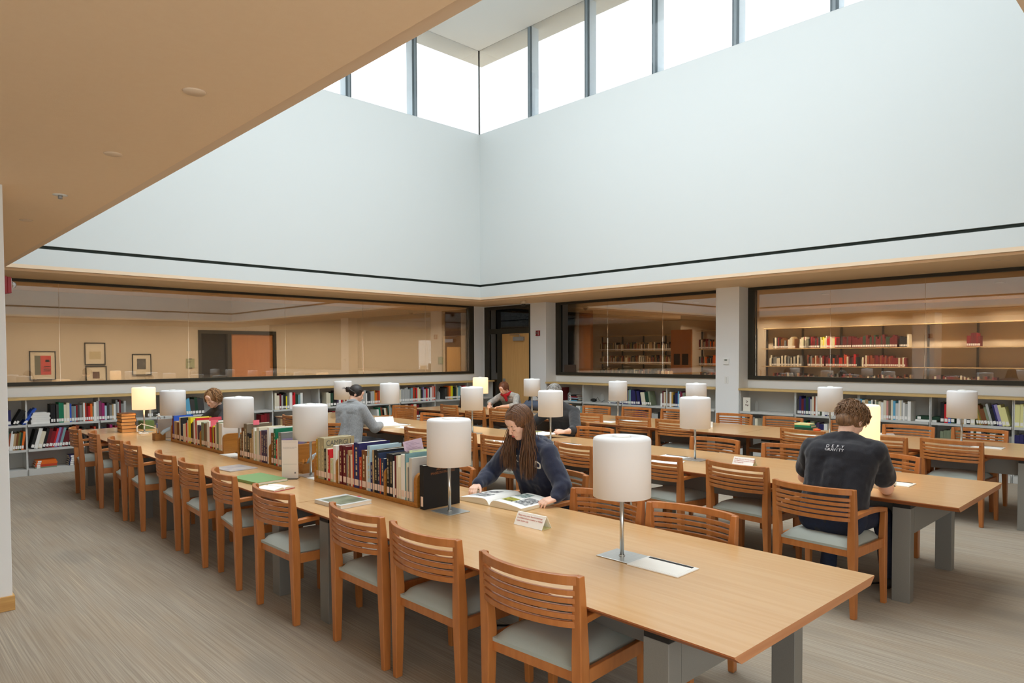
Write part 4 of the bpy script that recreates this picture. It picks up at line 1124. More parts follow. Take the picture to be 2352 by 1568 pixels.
# --- short-haired person in the printed black shirt
M_tee = mat('black cotton shirt', (30,30,36), .95, noise=((200,200,200), .5, (42,42,50)), sheen=.2, bump=(300,.25))
H = head_matrix((5.105,1.832,1.248), (.72,-.22,-.66))
J = dict(pelvis=(4.87,1.875,.61), chest=(4.945,1.86,.93), neck=(5.03,1.848,1.135), shL=(4.985,2.055,1.055), shR=(5.00,1.640,1.060),
         hipL=(4.87,1.975,.60), hipR=(4.87,1.775,.60), elL=(5.225,2.215,.79), elR=(5.27,1.655,.775), wrL=(5.46,2.07,.765), wrR=(5.50,1.76,.765),
         knL=(5.33,2.03,.56), knR=(5.34,1.70,.56), anL=(5.25,2.05,.10), anR=(5.42,1.68,.10), toe=(1,-.05,0))
hands = [dict(w=J['wrL'], d=(.85,-.45,-.08), n=(0,0,-1), s=(-.4,-.9,0), curl=(14,20,12)), dict(w=J['wrR'], d=(.95,.25,-.05), n=(0,.3,-.9), s=(-.2,.95,.2), curl=(30,40,25))]
boy, bs, tips = person('person seen from behind in a black printed shirt and jeans writing at the table', J, H, M_tee, 'short', .0065, 1.02, .0065, (24,32,52), hands, fold=.010, e=.016, fb=False, ak=1.14, hipr=.122)
G2 = hair_mat('wavy light brown hair', (150,110,74), (92,64,42), .5, 140)
st = []
for i in range(1100):
    ph0 = rs_.uniform(20,340); th0 = rs_.uniform(0,70)**1.0; pth = []; L = rs_.uniform(30,62); dph = rs_.uniform(-26,26); wv = rs_.uniform(0,6)
    lift = rs_.uniform(.006,.024)
    for j in range(9):
        f_ = j/8; th = th0 + L*f_ + rs_.uniform(-1,1); ph = ph0 + dph*f_ + 7*math.sin(wv+f_*5)
        if 300 < ph % 360 or ph % 360 < 60: th = min(th, 62)
        th = min(th, 128)
        pth.append(scalp(H, th, ph, lift*(.3+f_*1.1)+.003*math.sin(wv+f_*9), 1.02))
    r0 = rs_.uniform(.0018,.0036); st.append((pth, [r0*.6]+[r0]*5+[r0*.8,r0*.55,r0*.2]))
hair = hairtubes('hair', st, G2, boy, 5)
cp = MB(); cp.ell(H @ V((-.022,0,.028)), (.106,.090,.100), rot=H.to_3x3(), n=28); cp.ell(H @ V((-.062,0,-.035)), (.056,.068,.060), rot=H.to_3x3(), n=20); cp.build('hair_cap', G2, hair)
M_prt = mat('white shirt print', (222,220,222), .9)
letters_on(bs, 'DEFY', (4.90,1.862,1.072), (0,-1,0), (.25,0,.97), (-1,0,.3), .030, 0, boy, .033, M_prt, .0006)
letters_on(bs, 'GRAVITY', (4.90,1.862,1.046), (0,-1,0), (.25,0,.97), (-1,0,.3), .028, 0, boy, .0178, M_prt, .0006)
MB().tube([(5.52,1.80,.80),(5.60,1.70,.735)], .004).build('pen', M_black, boy)

# --- person in the grey cardigan
M_knit = mat('grey knit wool', (158,160,162), 1, noise=((180,180,40), .8, (126,128,130)), sheen=.4, bump=(260,.5))
H = head_matrix((4.935,8.085,1.215), (.70,-.58,-.45))
J = dict(pelvis=(4.72,7.98,.60), chest=(4.79,8.03,.90), neck=(4.865,8.07,1.095), shL=(4.80,8.265,1.015), shR=(4.87,7.86,1.02),
         hipL=(4.72,8.08,.595), hipR=(4.74,7.89,.595), elL=(5.06,8.44,.80), elR=(5.00,7.76,.775), wrL=(5.30,8.36,.775), wrR=(5.235,7.98,.785),
         knL=(5.16,8.12,.555), knR=(5.17,7.88,.555), anL=(5.15,8.12,.09), anR=(5.16,7.88,.09), toe=(1,0,0))
hands = [dict(w=J['wrL'], d=(.9,-.2,-.1), n=(0,0,-1), s=(-.2,-.95,0)), dict(w=J['wrR'], d=(.6,.75,-.05), n=(-.2,.2,-.95), s=(-.7,.6,.2), curl=(16,24,14))]
gw, gsw, _ = person('person with a dark bun and grey knit cardigan turning pages', J, H, M_knit, 'long', .009, .97, None, (60,62,66), hands, fold=.008, e=.024)
G3 = hair_mat('dark brown bun hair', (50,38,32), (30,22,20))
st = []
for i in range(120):
    ph0 = rs_.uniform(0,360); pth = []
    for j in range(7):
        f_ = j/6; a = scalp(H, 62-50*0+ (38 if 60<ph0<300 else 0)*(1-f_), ph0, .004); b = H @ V((-.105,.0,.005)); pth.append(a.lerp(b, f_) + (a-H.translation).normalized()*.006*math.sin(PI*f_))
    st.append((pth, [.006]*6+[.003]))
for i in range(40):
    a = rs_.uniform(0,6.3); c = H @ V((-.125,.0,.004)); pth = [c + V((math.cos(a+j*.5)*.030, math.sin(a+j*.5)*.034, (j-3)*.009+.006*math.sin(a*3))) for j in range(7)]; st.append((pth, .006))
for i in range(10):
    c = H @ V((-.15,.0,.0)); d_ = V((rs_.uniform(-.06,0), rs_.uniform(-.04,.06), rs_.uniform(-.03,.05))); st.append(([c, c+d_*.6, c+d_+V((0,0,-.01))], [.002,.0015,.0006]))
hair = hairtubes('hair', st, G3, gw, 5)
cp = MB(); cp.ell(H @ V((-.020,0,.026)), (.100,.083,.094), rot=H.to_3x3(), n=28); cp.ell(H @ V((-.120,0,.004)), (.040,.042,.038), n=16); cp.build('hair_cap', G3, hair)
cm = MB(); pts = [V((4.865+.052*math.cos(a), 8.07+.066*math.sin(a), 1.11+.014*math.cos(a+2.4))) for a in [i*PI/8 for i in range(17)]]
for a,b in zip(pts, pts[1:]): cm.cap(a, b, .022, .022)
fuse('collar', cm, .007, M_knit, gw, 4)

# --- curly-haired reader
M_char = mat('charcoal cotton', (58,58,60), .95, noise=((160,160,160), .5, (74,74,76)))
H = head_matrix((3.60,9.56,1.150), (-.86,-.30,-.42))
J = dict(pelvis=(3.86,9.60,.60), chest=(3.76,9.59,.86), neck=(3.69,9.585,1.03), shL=(3.71,9.385,.965), shR=(3.71,9.785,.965),
         hipL=(3.86,9.51,.595), hipR=(3.86,9.69,.595), elL=(3.55,9.28,.80), elR=(3.55,9.92,.80), wrL=(3.33,9.38,.775), wrR=(3.33,9.80,.775),
         knL=(3.45,9.5,.555), knR=(3.45,9.7,.555), anL=(3.46,9.5,.09), anR=(3.46,9.7,.09), toe=(-1,0,0))
hands = [dict(w=J['wrL'], d=(-.9,.4,-.05), n=(0,0,-1), s=(.3,.9,0)), dict(w=J['wrR'], d=(-.9,-.4,-.05), n=(0,0,-1), s=(.3,-.9,0))]
cw, _, _ = person('person with curly light brown hair and charcoal top behind the farthest rack', J, H, M_char, 'long', .009, 1.0, None, (40,44,60), hands, fold=.006, e=.010)
G4 = hair_mat('curly blonde brown hair', (176,130,84), (112,78,48), .55, 60)
st = []
for i in range(240):
    ph0 = rs_.uniform(72,300); th0 = rs_.uniform(5,75); pth = []; w = rs_.uniform(0,6); rad = rs_.uniform(.006,.012); L = rs_.uniform(.05,.11)
    a = scalp(H, th0, ph0, .004); out = (a-H.translation).normalized(); b = scalp(H, min(120,th0+45), ph0, .022) + V((0,0,-L*.6))
    sx = out.cross(V((0,0,1))).normalized() if abs(out.z) < .98 else V((1,0,0))
    for j in range(11):
        f_ = j/10; c = a.lerp(b, f_) + out*.026*math.sin(PI*f_); pth.append(c + (sx*math.cos(w+f_*13) + out*math.sin(w+f_*13))*rad)
    st.append((pth, [.0045]*9+[.003,.0015]))
hair = hairtubes('hair', st, G4, cw, 5)
cp = MB(); cp.ell(H @ V((-.022,0,.026)), (.103,.088,.096), rot=H.to_3x3(), n=28); cp.ell(H @ V((-.055,0,-.04)), (.055,.075,.06), rot=H.to_3x3(), n=20); cp.build('hair_cap', G4, hair)

# --- grey-haired person with the magazine
M_dk = mat('dark charcoal jumper', (44,44,46), 1, noise=((160,160,160), .6, (60,60,62)), sheen=.2)
H = head_matrix((6.61,6.05,1.215), (-.80,.05,-.60))
J = dict(pelvis=(6.86,6.0,.60), chest=(6.78,6.0,.88), neck=(6.695,6.02,1.075), shL=(6.72,5.800,.985), shR=(6.72,6.235,.99),
         hipL=(6.86,5.90,.595), hipR=(6.86,6.10,.595), elL=(6.50,5.60,.79), elR=(6.50,6.38,.80), wrL=(6.30,5.60,.785), wrR=(6.22,6.17,.80),
         knL=(6.45,5.9,.555), knR=(6.45,6.1,.555), anL=(6.46,5.9,.09), anR=(6.46,6.1,.09), toe=(-1,0,0))
hands = [dict(w=J['wrL'], d=(-.92,.15,.10), n=(-.1,.6,-.6), s=(0,.5,.8), curl=(24,34,22)), dict(w=J['wrR'], d=(-.9,-.3,.10), n=(-.1,-.6,-.6), s=(0,-.5,.8), curl=(24,34,22))]
pm_, _, _ = person('grey-haired person in a dark jumper holding a magazine, face behind a lampshade', J, H, M_dk, 'half', .009, 1.0, None, (50,54,50), hands, fold=.006, e=.020)
G5 = hair_mat('short grey hair', (168,164,158), (104,100,96), .5, 60)
st = []
for i in range(200):
    ph0 = rs_.uniform(40,320); th0 = rs_.uniform(0,70); pth = [scalp(H, min(115,th0+38*j/6), ph0+rs_.uniform(-2,2)+6*j/6, .004+.008*j/6) for j in range(7)]
    st.append((pth, [.004,.006,.006,.006,.005,.004,.0015]))
hair = hairtubes('hair', st, G5, pm_, 5)
cp = MB(); cp.ell(H @ V((-.022,0,.026)), (.101,.084,.096), rot=H.to_3x3(), n=24); cp.build('hair_cap', G5, hair)

# --- person with the red scarf
M_blouse = mat('pale patterned blouse', (196,190,180), .9, noise=((26,26,26), .8, (150,148,146)))
H = head_matrix((9.10,9.64,1.085), (-.86,-.08,-.50))
J = dict(pelvis=(9.50,9.72,.60), chest=(9.36,9.69,.82), neck=(9.205,9.66,.985), shL=(9.26,9.455,.93), shR=(9.25,9.86,.93),
         hipL=(9.50,9.62,.595), hipR=(9.50,9.82,.595), elL=(9.08,9.29,.775), elR=(9.05,9.98,.79), wrL=(8.86,9.46,.76), wrR=(8.86,9.78,.77),
         knL=(9.1,9.62,.555), knR=(9.1,9.8,.555), anL=(9.12,9.62,.09), anR=(9.12,9.8,.09), toe=(-1,0,0))
hands = [dict(w=J['wrL'], d=(-.7,.6,-.1), n=(0,0,-1), s=(.4,.8,.2), curl=(20,28,18)), dict(w=J['wrR'], d=(-.7,-.6,-.1), n=(0,0,-1), s=(.4,-.8,.2), curl=(20,28,18))]
sc_, _, _ = person('person in a red scarf and pale blouse leaning over the farthest table', J, H, M_blouse, 'half', .009, .97, None, (40,40,44), hands, fold=.006, e=.014)
G6 = hair_mat('auburn hair', (132,78,46), (84,46,28), .5, 60)
st = []
for i in range(150):
    ph0 = rs_.uniform(45,315); s = 1 if ph0 < 180 else -1; pth = [scalp(H, 4+100*j/6, ph0, .004) for j in range(7)]; b = H @ V((-.10,.02*s,-.09)); pth += [pth[-1].lerp(b,.5), b, b+V((.0,s*.01,-.07))]
    st.append((pth, [.004]+[.006]*7+[.004,.002]))
hair = hairtubes('hair', st, G6, sc_, 5)
cp = MB(); cp.ell(H @ V((-.022,0,.026)), (.100,.083,.094), rot=H.to_3x3(), n=24); cp.build('hair_cap', G6, hair)
fm = MB(); pts = [V((9.195+.085*math.cos(a), 9.66+.092*math.sin(a), .985-.028*math.cos(a)*-1+.01*math.sin(3*a))) for a in [i*PI/8 for i in range(17)]]
for a,b in zip(pts, pts[1:]): fm.cap(a, b, .030, .030)
fm.cap((9.11,9.62,.96), (9.14,9.60,.86), .034, .028)
fuse('scarf', fm, .007, mat('red wool scarf', (196,26,34), .95, noise=((60,60,60), .6, (110,30,30))), sc_, 3, .008, 22)
# ------------------------------------------------------------------ things on the tables
M_pic = mat('dark halftone picture', (60,62,68), .8, noise=((55,55,55), .9, (206,206,204)))
M_picg = mat('green halftone picture', (70,100,96), .8, noise=((50,50,50), .9, (206,216,210)))
M_picy = mat('yellow photo', (190,186,60), .8, noise=((40,40,40), .9, (70,66,50)))
M_cover = mat('buff book cover', (222,206,170), .6)
def open_book(name_label, loc, rz, w, h, th, pics=(), cat='book', lift=.0, cover=None, curl=0):
    """open book: w half width (x each side), h height (y), lying flat"""
    root = empty('open_book', loc, rz, name_label, cat)
    MB().box(-w-.004, w+.004, -h/2-.003, h/2+.003, .001, .0045).build('cover', cover or M_cover, root)
    P = []
    def zf(u):     # page surface height across the half width (0 spine .. 1 fore edge)
        return .005 + th*(min(1, (u/.16))**.5)*(1-.55*u**2.2)
    for s,nm in ((-1,'left_pages'),(1,'right_pages')):
        mb = MB(); n = 14; vs = []
        for i in range(n+1):
            u = i/n; x = s*w*u; z = zf(u) + (curl*max(0,u-.55)**2*4 if s < 0 else 0)
            for y in (-h/2, h/2): vs.append((x,y,.0045)); vs.append((x,y,z))
        fs = []
        for i in range(n):
            a = i*4; b = a+4
            q = [(a+1,b+1,b+3,a+3),(a,a+2,b+2,b),(a,b,b+1,a+1),(a+2,a+3,b+3,b+2)]
            fs += q if s > 0 else [tuple(reversed(t)) for t in q]
        e = 4*n; fs.append((e,e+2,e+3,e+1) if s > 0 else (e,e+1,e+3,e+2))
        mb.add(vs, fs, 0); mb.mi = [ (1 if i%4 == 0 and i < 4*n else 0) for i in range(len(fs)) ]
        pg = mb.build(nm, [M_page, M_paper], root)
        for (side,u0,u1,v0,v1,m) in pics:
            if side != s: continue
            pb = MB(); k = 6; vs = []
            for i in range(k+1):
                u = u0+(u1-u0)*i/k; z = zf(u)+.0009+ (curl*max(0,u-.55)**2*4 if s < 0 else 0)
                for v in (v0,v1): vs.append((s*w*u, -h/2+h*v, z))
            fs = [(2*i,2*i+2,2*i+3,2*i+1) if s > 0 else (2*i,2*i+1,2*i+3,2*i+2) for i in range(k)]
            pb.add(vs, fs); pb.build('picture', m, pg)
    return root
# large picture book in front of the long-haired reader: spine along x, pages left/right along y
open_book('large open picture book with black and colour pictures under the long-haired reader', (3.235,3.405,T), PI/2+.06, .285, .335, .040,
    [(1,.30,.62,.55,.85,M_pic),(1,.66,.93,.45,.80,M_pic),(1,.40,.85,.20,.42,M_pic),(-1,.12,.50,.10,.42,M_picg),(-1,.12,.52,.55,.82,M_picy),(-1,.56,.92,.30,.80,M_pic)])
def text_lines(parent, lines, size, M4, m, gap=1.35, align='LEFT', sx=1.0):
    me = None; vs = []; fs = []
    for i,t in enumerate(lines):
        tm = text_mesh(t, size, extrude=.0002, align=align, sx=sx); b = len(vs)
        vs += [V((v.co.x, v.co.y - i*size*gap, v.co.z)) for v in tm.vertices]; fs += [[b+q for q in p.vertices] for p in tm.polygons]; bpy.data.meshes.remove(tm)
    mb = MB(); mb.add([tuple(v) for v in vs], fs); o = mb.build('lettering', m, parent); o.matrix_local = M4; return o
M_ink = mat('red print', (190,96,80), .8); M_ink2 = mat('grey print', (120,112,108), .8); M_yel = mat('pale yellow paper', (236,234,176), .8)
def tent(label, loc, rz, L=.20, Wd=.075, hh=.068, lines=None):
    """folded card: ridge along x"""
    root = empty('tent_card', loc, rz, label, 'sign')
    t = .0012; mb = MB()
    for s,m in ((-1,0),(1,0)):
        vs = [(-L/2, s*Wd/2, .001),(L/2, s*Wd/2, .001),(L/2, s*.004, hh),(-L/2, s*.004, hh),(-L/2, s*(Wd/2-.002), .001),(L/2, s*(Wd/2-.002), .001),(L/2, s*.002, hh-.003),(-L/2, s*.002, hh-.003)]
        mb.add(vs, [(0,1,2,3),(7,6,5,4),(0,4,5,1),(1,5,6,2),(2,6,7,3),(3,7,4,0)], 0)
    mb.box(-L/2, L/2, -.005, .005, hh-.002, hh, 0); mb.build('card', M_paper, root)
    MB().box(-L/2+.001, L/2-.001, -Wd/2+.004, Wd/2-.004, .0005, .0015).build('card_floor', M_yel, root)
    if lines:
        a = math.atan2(hh-.001, Wd/2-.004); o_ = V((-L/2+.012, -Wd/2+.0, .001)); up = V((0, math.cos(a), math.sin(a)))
        M4 = frame_mat(o_+up*(hh*.80)+V((0,-.0012*math.sin(a),.0012)), (1,0,0), up)
        text_lines(root, lines, .0135, M4, M_ink, 1.25)
    return root
TXT = ['Please enjoy your favorite beverage','in a lidded travel container or lidded','water bottle only.']
tent('white triangular notice with red print on the near table', (2.885,2.815,T), -PI/2+.02, .225, .085, .072, TXT)
tent('white triangular notice on the middle row table, seen over an armchair back', (5.86,3.03,T), -PI/2, .20, .085, .066, TXT)
o = empty('paper_sign', (tx3(4.95)+.02,4.95,T), 0, 'small blank white upright card on the last row table', 'sign')
MB().box(-.004, .0, -.035, .035, .0, .075).box(-.035,-.004,-.035,.035,.0005,.002).build('card', M_paper, o)
# closed books and papers
def flat_book(label, loc, rz, w, l, t, cm, pic=None, extra=None):
    root = empty('book', loc, rz, label, 'book')
    c = .0025
    MB().box(-w/2, w/2, -l/2, l/2, .0005, c).box(-w/2, w/2, -l/2, l/2, t-c, t).box(-w/2, -w/2+.003, -l/2, l/2, c, t-c).build('cover', cm, root, bev=.0006)
    MB().box(-w/2+.003, w/2-.004, -l/2+.004, l/2-.004, c, t-c).build('page_block', M_paper, root)
    if pic: MB().box(-w/2+.02, w/2-.02, -l/2+.03, l/2-.05, t, t+.0006).build('cover_picture', pic, root)
    return root
M_pinkp = mat('pink paper slip', (226,84,100), .8); M_coverp = mat('pale photo cover', (214,216,214), .35)
fb = flat_book('closed picture book with a pink slip on the near table', (2.425,4.16,T), .06, .25, .31, .026, M_coverp, mat('landscape cover photo', (150,156,130), .35, noise=((9,9,9), .9, (92,104,84))))
MB().box(.09, .185, .05, .085, .012, .0128).build('paper_slip', M_pinkp, fb)
flat_book('green cloth book lying on the near table', (2.40,5.43,T), .10, .27, .42, .022, mat('sage green cloth', (126,160,104), .8))
flat_book('grey glossy magazine lying beside the second rack', (2.50,6.15,T), .12, .26, .32, .008, mat('glossy grey cover', (176,178,186), .2, noise=((7,7,7), .9, (214,208,200))))
open_book('thin open booklet with cream pages beside the green book', (2.33,4.98,T), .25, .095, .20, .018, [], cover=mat('red cover edge', (190,40,60), .7))
# upright folded notice in its holder (its square code is left out)
root = empty('notice_stand', (2.615,5.32,T), math.radians(-42), 'upright clear holder with a printed notice in front of the middle rack', 'sign')
MB().box(-.066, .066, .0, .0016, .004, .315).build('notice_sheet', mat('notice paper', (238,226,214), .7), root)
MB().box(-.070, .070, .003, .005, .002, .318).box(-.070, .070, -.05, .05, .0005, .003).build('clear_holder', glass_mat('acrylic', (250,252,254), 1, .02), root)
text_lines(root, ['Do you know about free art reference help', 'in this library? Scan to find out more'], .0062, frame_mat((-.055,-.0006,.255),(1,0,0),(0,0,1)), M_ink2, 1.6)
MB().box(-.055,.055,-.0006,-.0002,.300,.301).box(-.055,.055,-.0006,-.0002,.118,.119).box(.035,.047,-.0006,-.0002,.04,.054).build('printed_rules', M_ink2, root)
# pen boxes with pale curved page weights
M_pbox = mat('oak box', (170,116,52), .5, noise=((6,40,40), .7, (146,94,36))); M_strap = mat('pale blue felt', (188,208,224), .8); M_pencil = mat('pencil orange', (222,140,40), .5)
def penbox(label, loc):
    root = empty('pencil_box', loc, 0, label, 'box')
    MB().box(0,.115,0,.115,.0005,.012).box(0,.008,0,.115,.012,.082).box(.107,.115,0,.115,.012,.082).box(.008,.107,0,.008,.012,.082).box(.008,.107,.107,.115,.012,.082).build('box', M_pbox, root, bev=.001)
    for k in range(2): MB().tube([(.03+.035*k,.05,.02),(.03+.035*k,.055,.115)], .0035, 6).build('pencil', M_pencil, root)
    return root
penbox('oak pencil box at the far end of the farthest rack', (2.66,8.86,T)); penbox('oak pencil box behind the upright printed notice', (2.80,5.46,T))
def weight(label, pts):
    mb = MB(); mb.tube(pts, .021, 10, flat=.35); o = mb.build('page_weight', M_strap); tag(o, label, 'page weight'); return o
weight('pale blue arched strap leaning from the pencil box to the farthest rack', [(2.71,8.80,.80),(2.74,8.79,.835),(2.80,8.775,.865),(2.88,8.76,.885),(2.96,8.75,.885),(3.02,8.75,.865),(3.05,8.76,.83)])
weight('pale blue arched strap behind the printed notice', [(2.87,5.50,.79),(2.90,5.50,.84),(2.96,5.49,.87),(3.04,5.48,.885),(3.12,5.46,.875),(3.18,5.44,.83)])
# far end of the near row
z = T
for k in range(6):
    t = [.05,.046,.042,.044,.04,.03][k]
    dx = random.uniform(-.008,.008); mb = MB(); cc = .0035
    mb.box(0,.175,0,.235,0,cc,0).box(0,.175,0,.235,t-.001-cc,t-.001,0).box(.003,.170,.004,.232,cc,t-.001-cc,1).box(.171,.175,0,.235,cc,t-.001-cc,0)
    o = mb.build('book', [bmat('brown' if k%2 else 'charcoal'), mat('aged orange page edges', (218,162,98), .8)], loc=(2.625+dx, 10.10, z+.0005), rz=random.uniform(-.03,.03))
    tag(o, '%s thick aged book with tan page edges, %s of the pile beside the glowing lamp' % (['dark','brown'][k%2], ['bottom','second','third','fourth','fifth','top'][k]), 'book', 'pile of aged books on the near row')
    z += t
lp = empty('laptop', (2.93,9.08,T), math.radians(-14), 'open laptop with a lit fruit emblem, orange in the lamp glow', 'laptop')
M_alum = mat('laptop aluminium', (206,206,208), .35, .5)
MB().box(-.17,.17,-.0,.235,.001,.016).build('laptop_base', M_alum, lp, bev=.003)
Ml = Matrix.Rotation(math.radians(14), 4, 'X')
MB().box(-.17,.17,-.009,-.001,.014,.25, 0, Ml).build('screen_lid', M_alum, lp, bev=.002)
ap = MB(); R4 = frame_mat(Ml @ V((0,-.0098,.135)), (1,0,0), Ml.to_3x3() @ V((0,0,1)))
ap.lathe([(.001,0),(.017,0),(.017,.0006),(.001,.0006)], 20, c=(-.006,-.002,0), M=R4).lathe([(.001,0),(.016,0),(.016,.0006),(.001,.0006)], 20, c=(.008,-.003,0), M=R4)
ap.lathe([(.001,0),(.006,0),(.006,.0006),(.001,.0006)], 12, c=(.005,.025,0), M=R4)
ap.build('emblem', mat('lit emblem', (255,255,255), .4, emis=(255,252,245), estr=1.6), lp)
b = empty('water_bottle', (2.99,9.80,T), 0, 'clear water bottle with blue label by the glowing lamp', 'bottle')
MB().lathe([(.001,.001),(.030,.002),(.033,.012),(.032,.06),(.033,.12),(.032,.15),(.022,.19),(.013,.205),(.013,.215)], 24).build('bottle_body', glass_mat('thin clear plastic', (250,252,254), .8, .03), b)
MB().lathe([(.0335,.065),(.0338,.066),(.0338,.118),(.0335,.119)], 24).build('label_wrap', mat('blue bottle label', (66,92,170), .4), b)
MB().lathe([(.001,.212),(.015,.212),(.015,.235),(.001,.236)], 16).build('bottle_cap', M_white, b)
g = MB().box(2.97,3.12,10.42,10.62,T+.001,T+.11).build('green_box', mat('dull green cloth box', (92,120,70), .8), bev=.004); tag(g, 'green box behind the water bottle', 'box')
cb = MB(); cb.tube([(2.80,9.86,.727),(2.76,9.93,.74),(2.78,10.0,.80),(2.84,10.02,.83),(2.95,9.9,.79),(3.02,9.70,.73),(3.06,9.55,.727),(3.08,9.45,.78),(3.10,9.34,.80),(3.10,9.24,.775)], .005, 8)
cb.tube([(2.80,9.86,.727),(2.74,9.80,.727),(2.76,9.72,.727),(2.84,9.74,.727),(2.86,9.84,.727),(2.78,9.88,.728)], .005, 8)
cb = cb.build('charger_cable', M_white); tag(cb, 'white charger cable coiled around the glowing lamp base', 'cable')
c = MB().box(3.03,3.10,9.44,9.52,T+.001,T+.03).build('charger_block', M_white, bev=.006); tag(c, 'white charger block left of the laptop', 'charger')
# black photography book standing against the near end of the first rack
bk = empty('book', (2.688,3.655,T), 0, 'large black photography book with gold title standing against the rack end', 'book')
MB().box(0,.300,-.052,-.048,.001,.288).box(0,.300,-.012,-.008,.001,.288).box(0,.004,-.048,-.012,.001,.288).build('cover', bmat('black'), bk, bev=.001)
MB().box(.004,.294,-.048,-.012,.003,.284).build('page_block', M_page, bk)
M_goldt = mat('copper foil lettering', (170,110,70), .4, .3)
text_lines(bk, ['         ARA GÜLER', 'IMAGES DU XXe SIÈCLE'], .0225, frame_mat((.055,-.0528,.245),(1,0,.10),(0,0,1)), M_goldt, 1.1, sx=.82)
MB().box(-.0008,-.0001,-.043,-.018,.02,.085).build('call_label', M_labp, bk)
# large covers with lettering in the racks, notes
for b_ in BK:
    if b_.get('obj') and b_['c'] == 'olive_beige' and abs(b_['h']-.324) < .001 and b_['M'].translation.y < 4.98:
        lettering('cover_title', 'CAMPIGLI', .062, mat('charcoal lettering', (92,92,88), .8), b_['obj'], frame_mat((b_['t']+.0006, .018, .262), (0,1,0), (0,0,1)), align='LEFT', sx=.82)
def note(label, M4, w, h, m, name='paper_note', lines=0):
    mb = MB(); n = 6; vs = []
    for i in range(n+1):
        for yy in (0,h): vs.append((w*i/n, yy, .004*math.sin(PI*i/n)))
    for i in range(n+1):
        for yy in (0,h): vs.append((w*i/n, yy, .004*math.sin(PI*i/n)-.0006))
    q = 2*(n+1); fs = []
    for i in range(n):
        fs.append((2*i,2*i+2,2*i+3,2*i+1)); fs.append((q+2*i,q+2*i+1,q+2*i+3,q+2*i+2)); fs.append((2*i,q+2*i,q+2*i+2,2*i+2)); fs.append((2*i+1,2*i+3,q+2*i+3,q+2*i+1))
    fs.append((0,1,q+1,q)); fs.append((2*n,q+2*n,q+2*n+1,2*n+1))
    mb.add(vs, fs); o = mb.build(name, m); o.matrix_world = M4; tag(o, label, 'paper note')
    if lines:
        lb = MB()
        for k in range(lines): lb.box(w*.12, w*(.55+.3*((k*7)%3)/2), h*(.82-.7*k/lines), h*(.82-.7*k/lines)+.0016, .0045, .0050)
        lb.build('handwriting', mat('pen marks', (150,120,160), .8), o)
    return o
note('pink lilac note sticking out of the nearest rack', frame_mat((2.86,4.05,1.025),(.80,-.45,.25),(-.12,.1,.98)), .135, .085, mat('lilac paper', (232,206,230), .8), lines=6)
note('pale green note sticking out of the nearest rack', frame_mat((2.79,3.90,1.035),(.9,-.25,.05),(0,.05,1)), .16, .035, mat('pale green paper', (222,234,190), .8), lines=2)
note('pink sticky note on the tall taupe book in the middle rack', frame_mat((2.80,6.44,1.068),(1,0,0),(0,0,1)), .06, .045, mat('pink sticky', (250,120,140), .8))
note('pink sticky note hanging from the farthest rack books', frame_mat((2.80,7.50,.955),(.9,-.4,0),(0,.05,1)), .075, .09, mat('pink sticky', (250,120,140), .8))
note('coral slip folded over the farthest rack books', frame_mat((2.86,7.70,1.02),(.85,-.5,0),(-.2,.05,.98)), .13, .035, mat('coral paper', (238,90,110), .8))
# loose sheets
def sheet(label, x, y, rz, w, h, cat='paper', m=None):
    o = MB().box(-w/2,w/2,-h/2,h/2,.0005,.0014).build('paper_sheet', m or M_paper, loc=(x,y,T+.0003), rz=rz); tag(o, label, cat); return o
sheet('white sheet beside the lamp in front of the grey-haired person', 5.86,5.14,.2,.21,.16) if False else None
sheet('white sheet lying by the left of the middle row lamp', 5.50,3.62,.3,.21,.297)
sheet('white sheets right of the brown-haired head on the last row', 9.30,3.02,.4,.24,.34)
sheet('white sheet in front of the third row armchair, near the lilac reader hand', 5.62,8.02,.2,.22,.30)
sheet('loose sheet on the last row table under the small lamp', 8.20,6.45,.1,.21,.30)
sheet('loose sheet by the glowing lamp on the last row', 8.45,3.62,.2,.21,.30)
open_book('open book under the hand of the black shirt person', (5.63,1.90,T), -PI/2+.1, .17, .25, .035, [(1,.2,.8,.3,.7,M_pic)])
open_book('open book whose pages the grey cardigan person turns', (5.52,8.25,T), -PI/2-.35, .19, .27, .05, [], curl=.12)
open_book('white open book in front of the long-haired reader, middle row', (5.42,5.78,T), -PI/2-.1, .14, .21, .03, [])
mg = open_book('open magazine with a brown cover held by the grey-haired person', (6.12,5.88,T+.035), PI/2-.08, .235, .28, .012, [(1,.1,.9,.1,.9,M_picy)], cat='magazine', cover=mat('brown magazine cover', (126,66,42), .4, noise=((14,14,14), .9, (178,134,78))))
mg.rotation_euler = (0, math.radians(0), PI/2-.08)
# stack of green books with an orange object, last row
zz = T
for k,(c,t,l) in enumerate((('dark_green',.035,.24),('green',.03,.22),('pale_yellow',.02,.2))):
    M4 = Matrix.Translation((9.06, 3.98, zz+t)) @ Matrix.Rotation(-PI/2, 4, 'Z') @ Matrix.Rotation(PI/2, 4, 'Y')
    mb = MB(); book_mb(mb, t-.001, l, .17, None, (0,1,2), False); o = mb.build('book', [bmat(c), M_page, M_lab]); o.matrix_world = M4
    tag(o, '%s book, %s of the small pile on the last row table' % (cn(c), ['bottom','middle','top'][k]), 'book', 'small pile of books on the last row'); zz += t
o = MB().ell((9.0,3.66,T+.022), (.035,.05,.021), n=16).build('orange_case', mat('orange plastic', (226,90,40), .4)); tag(o, 'small orange case beside the green book pile', 'case')
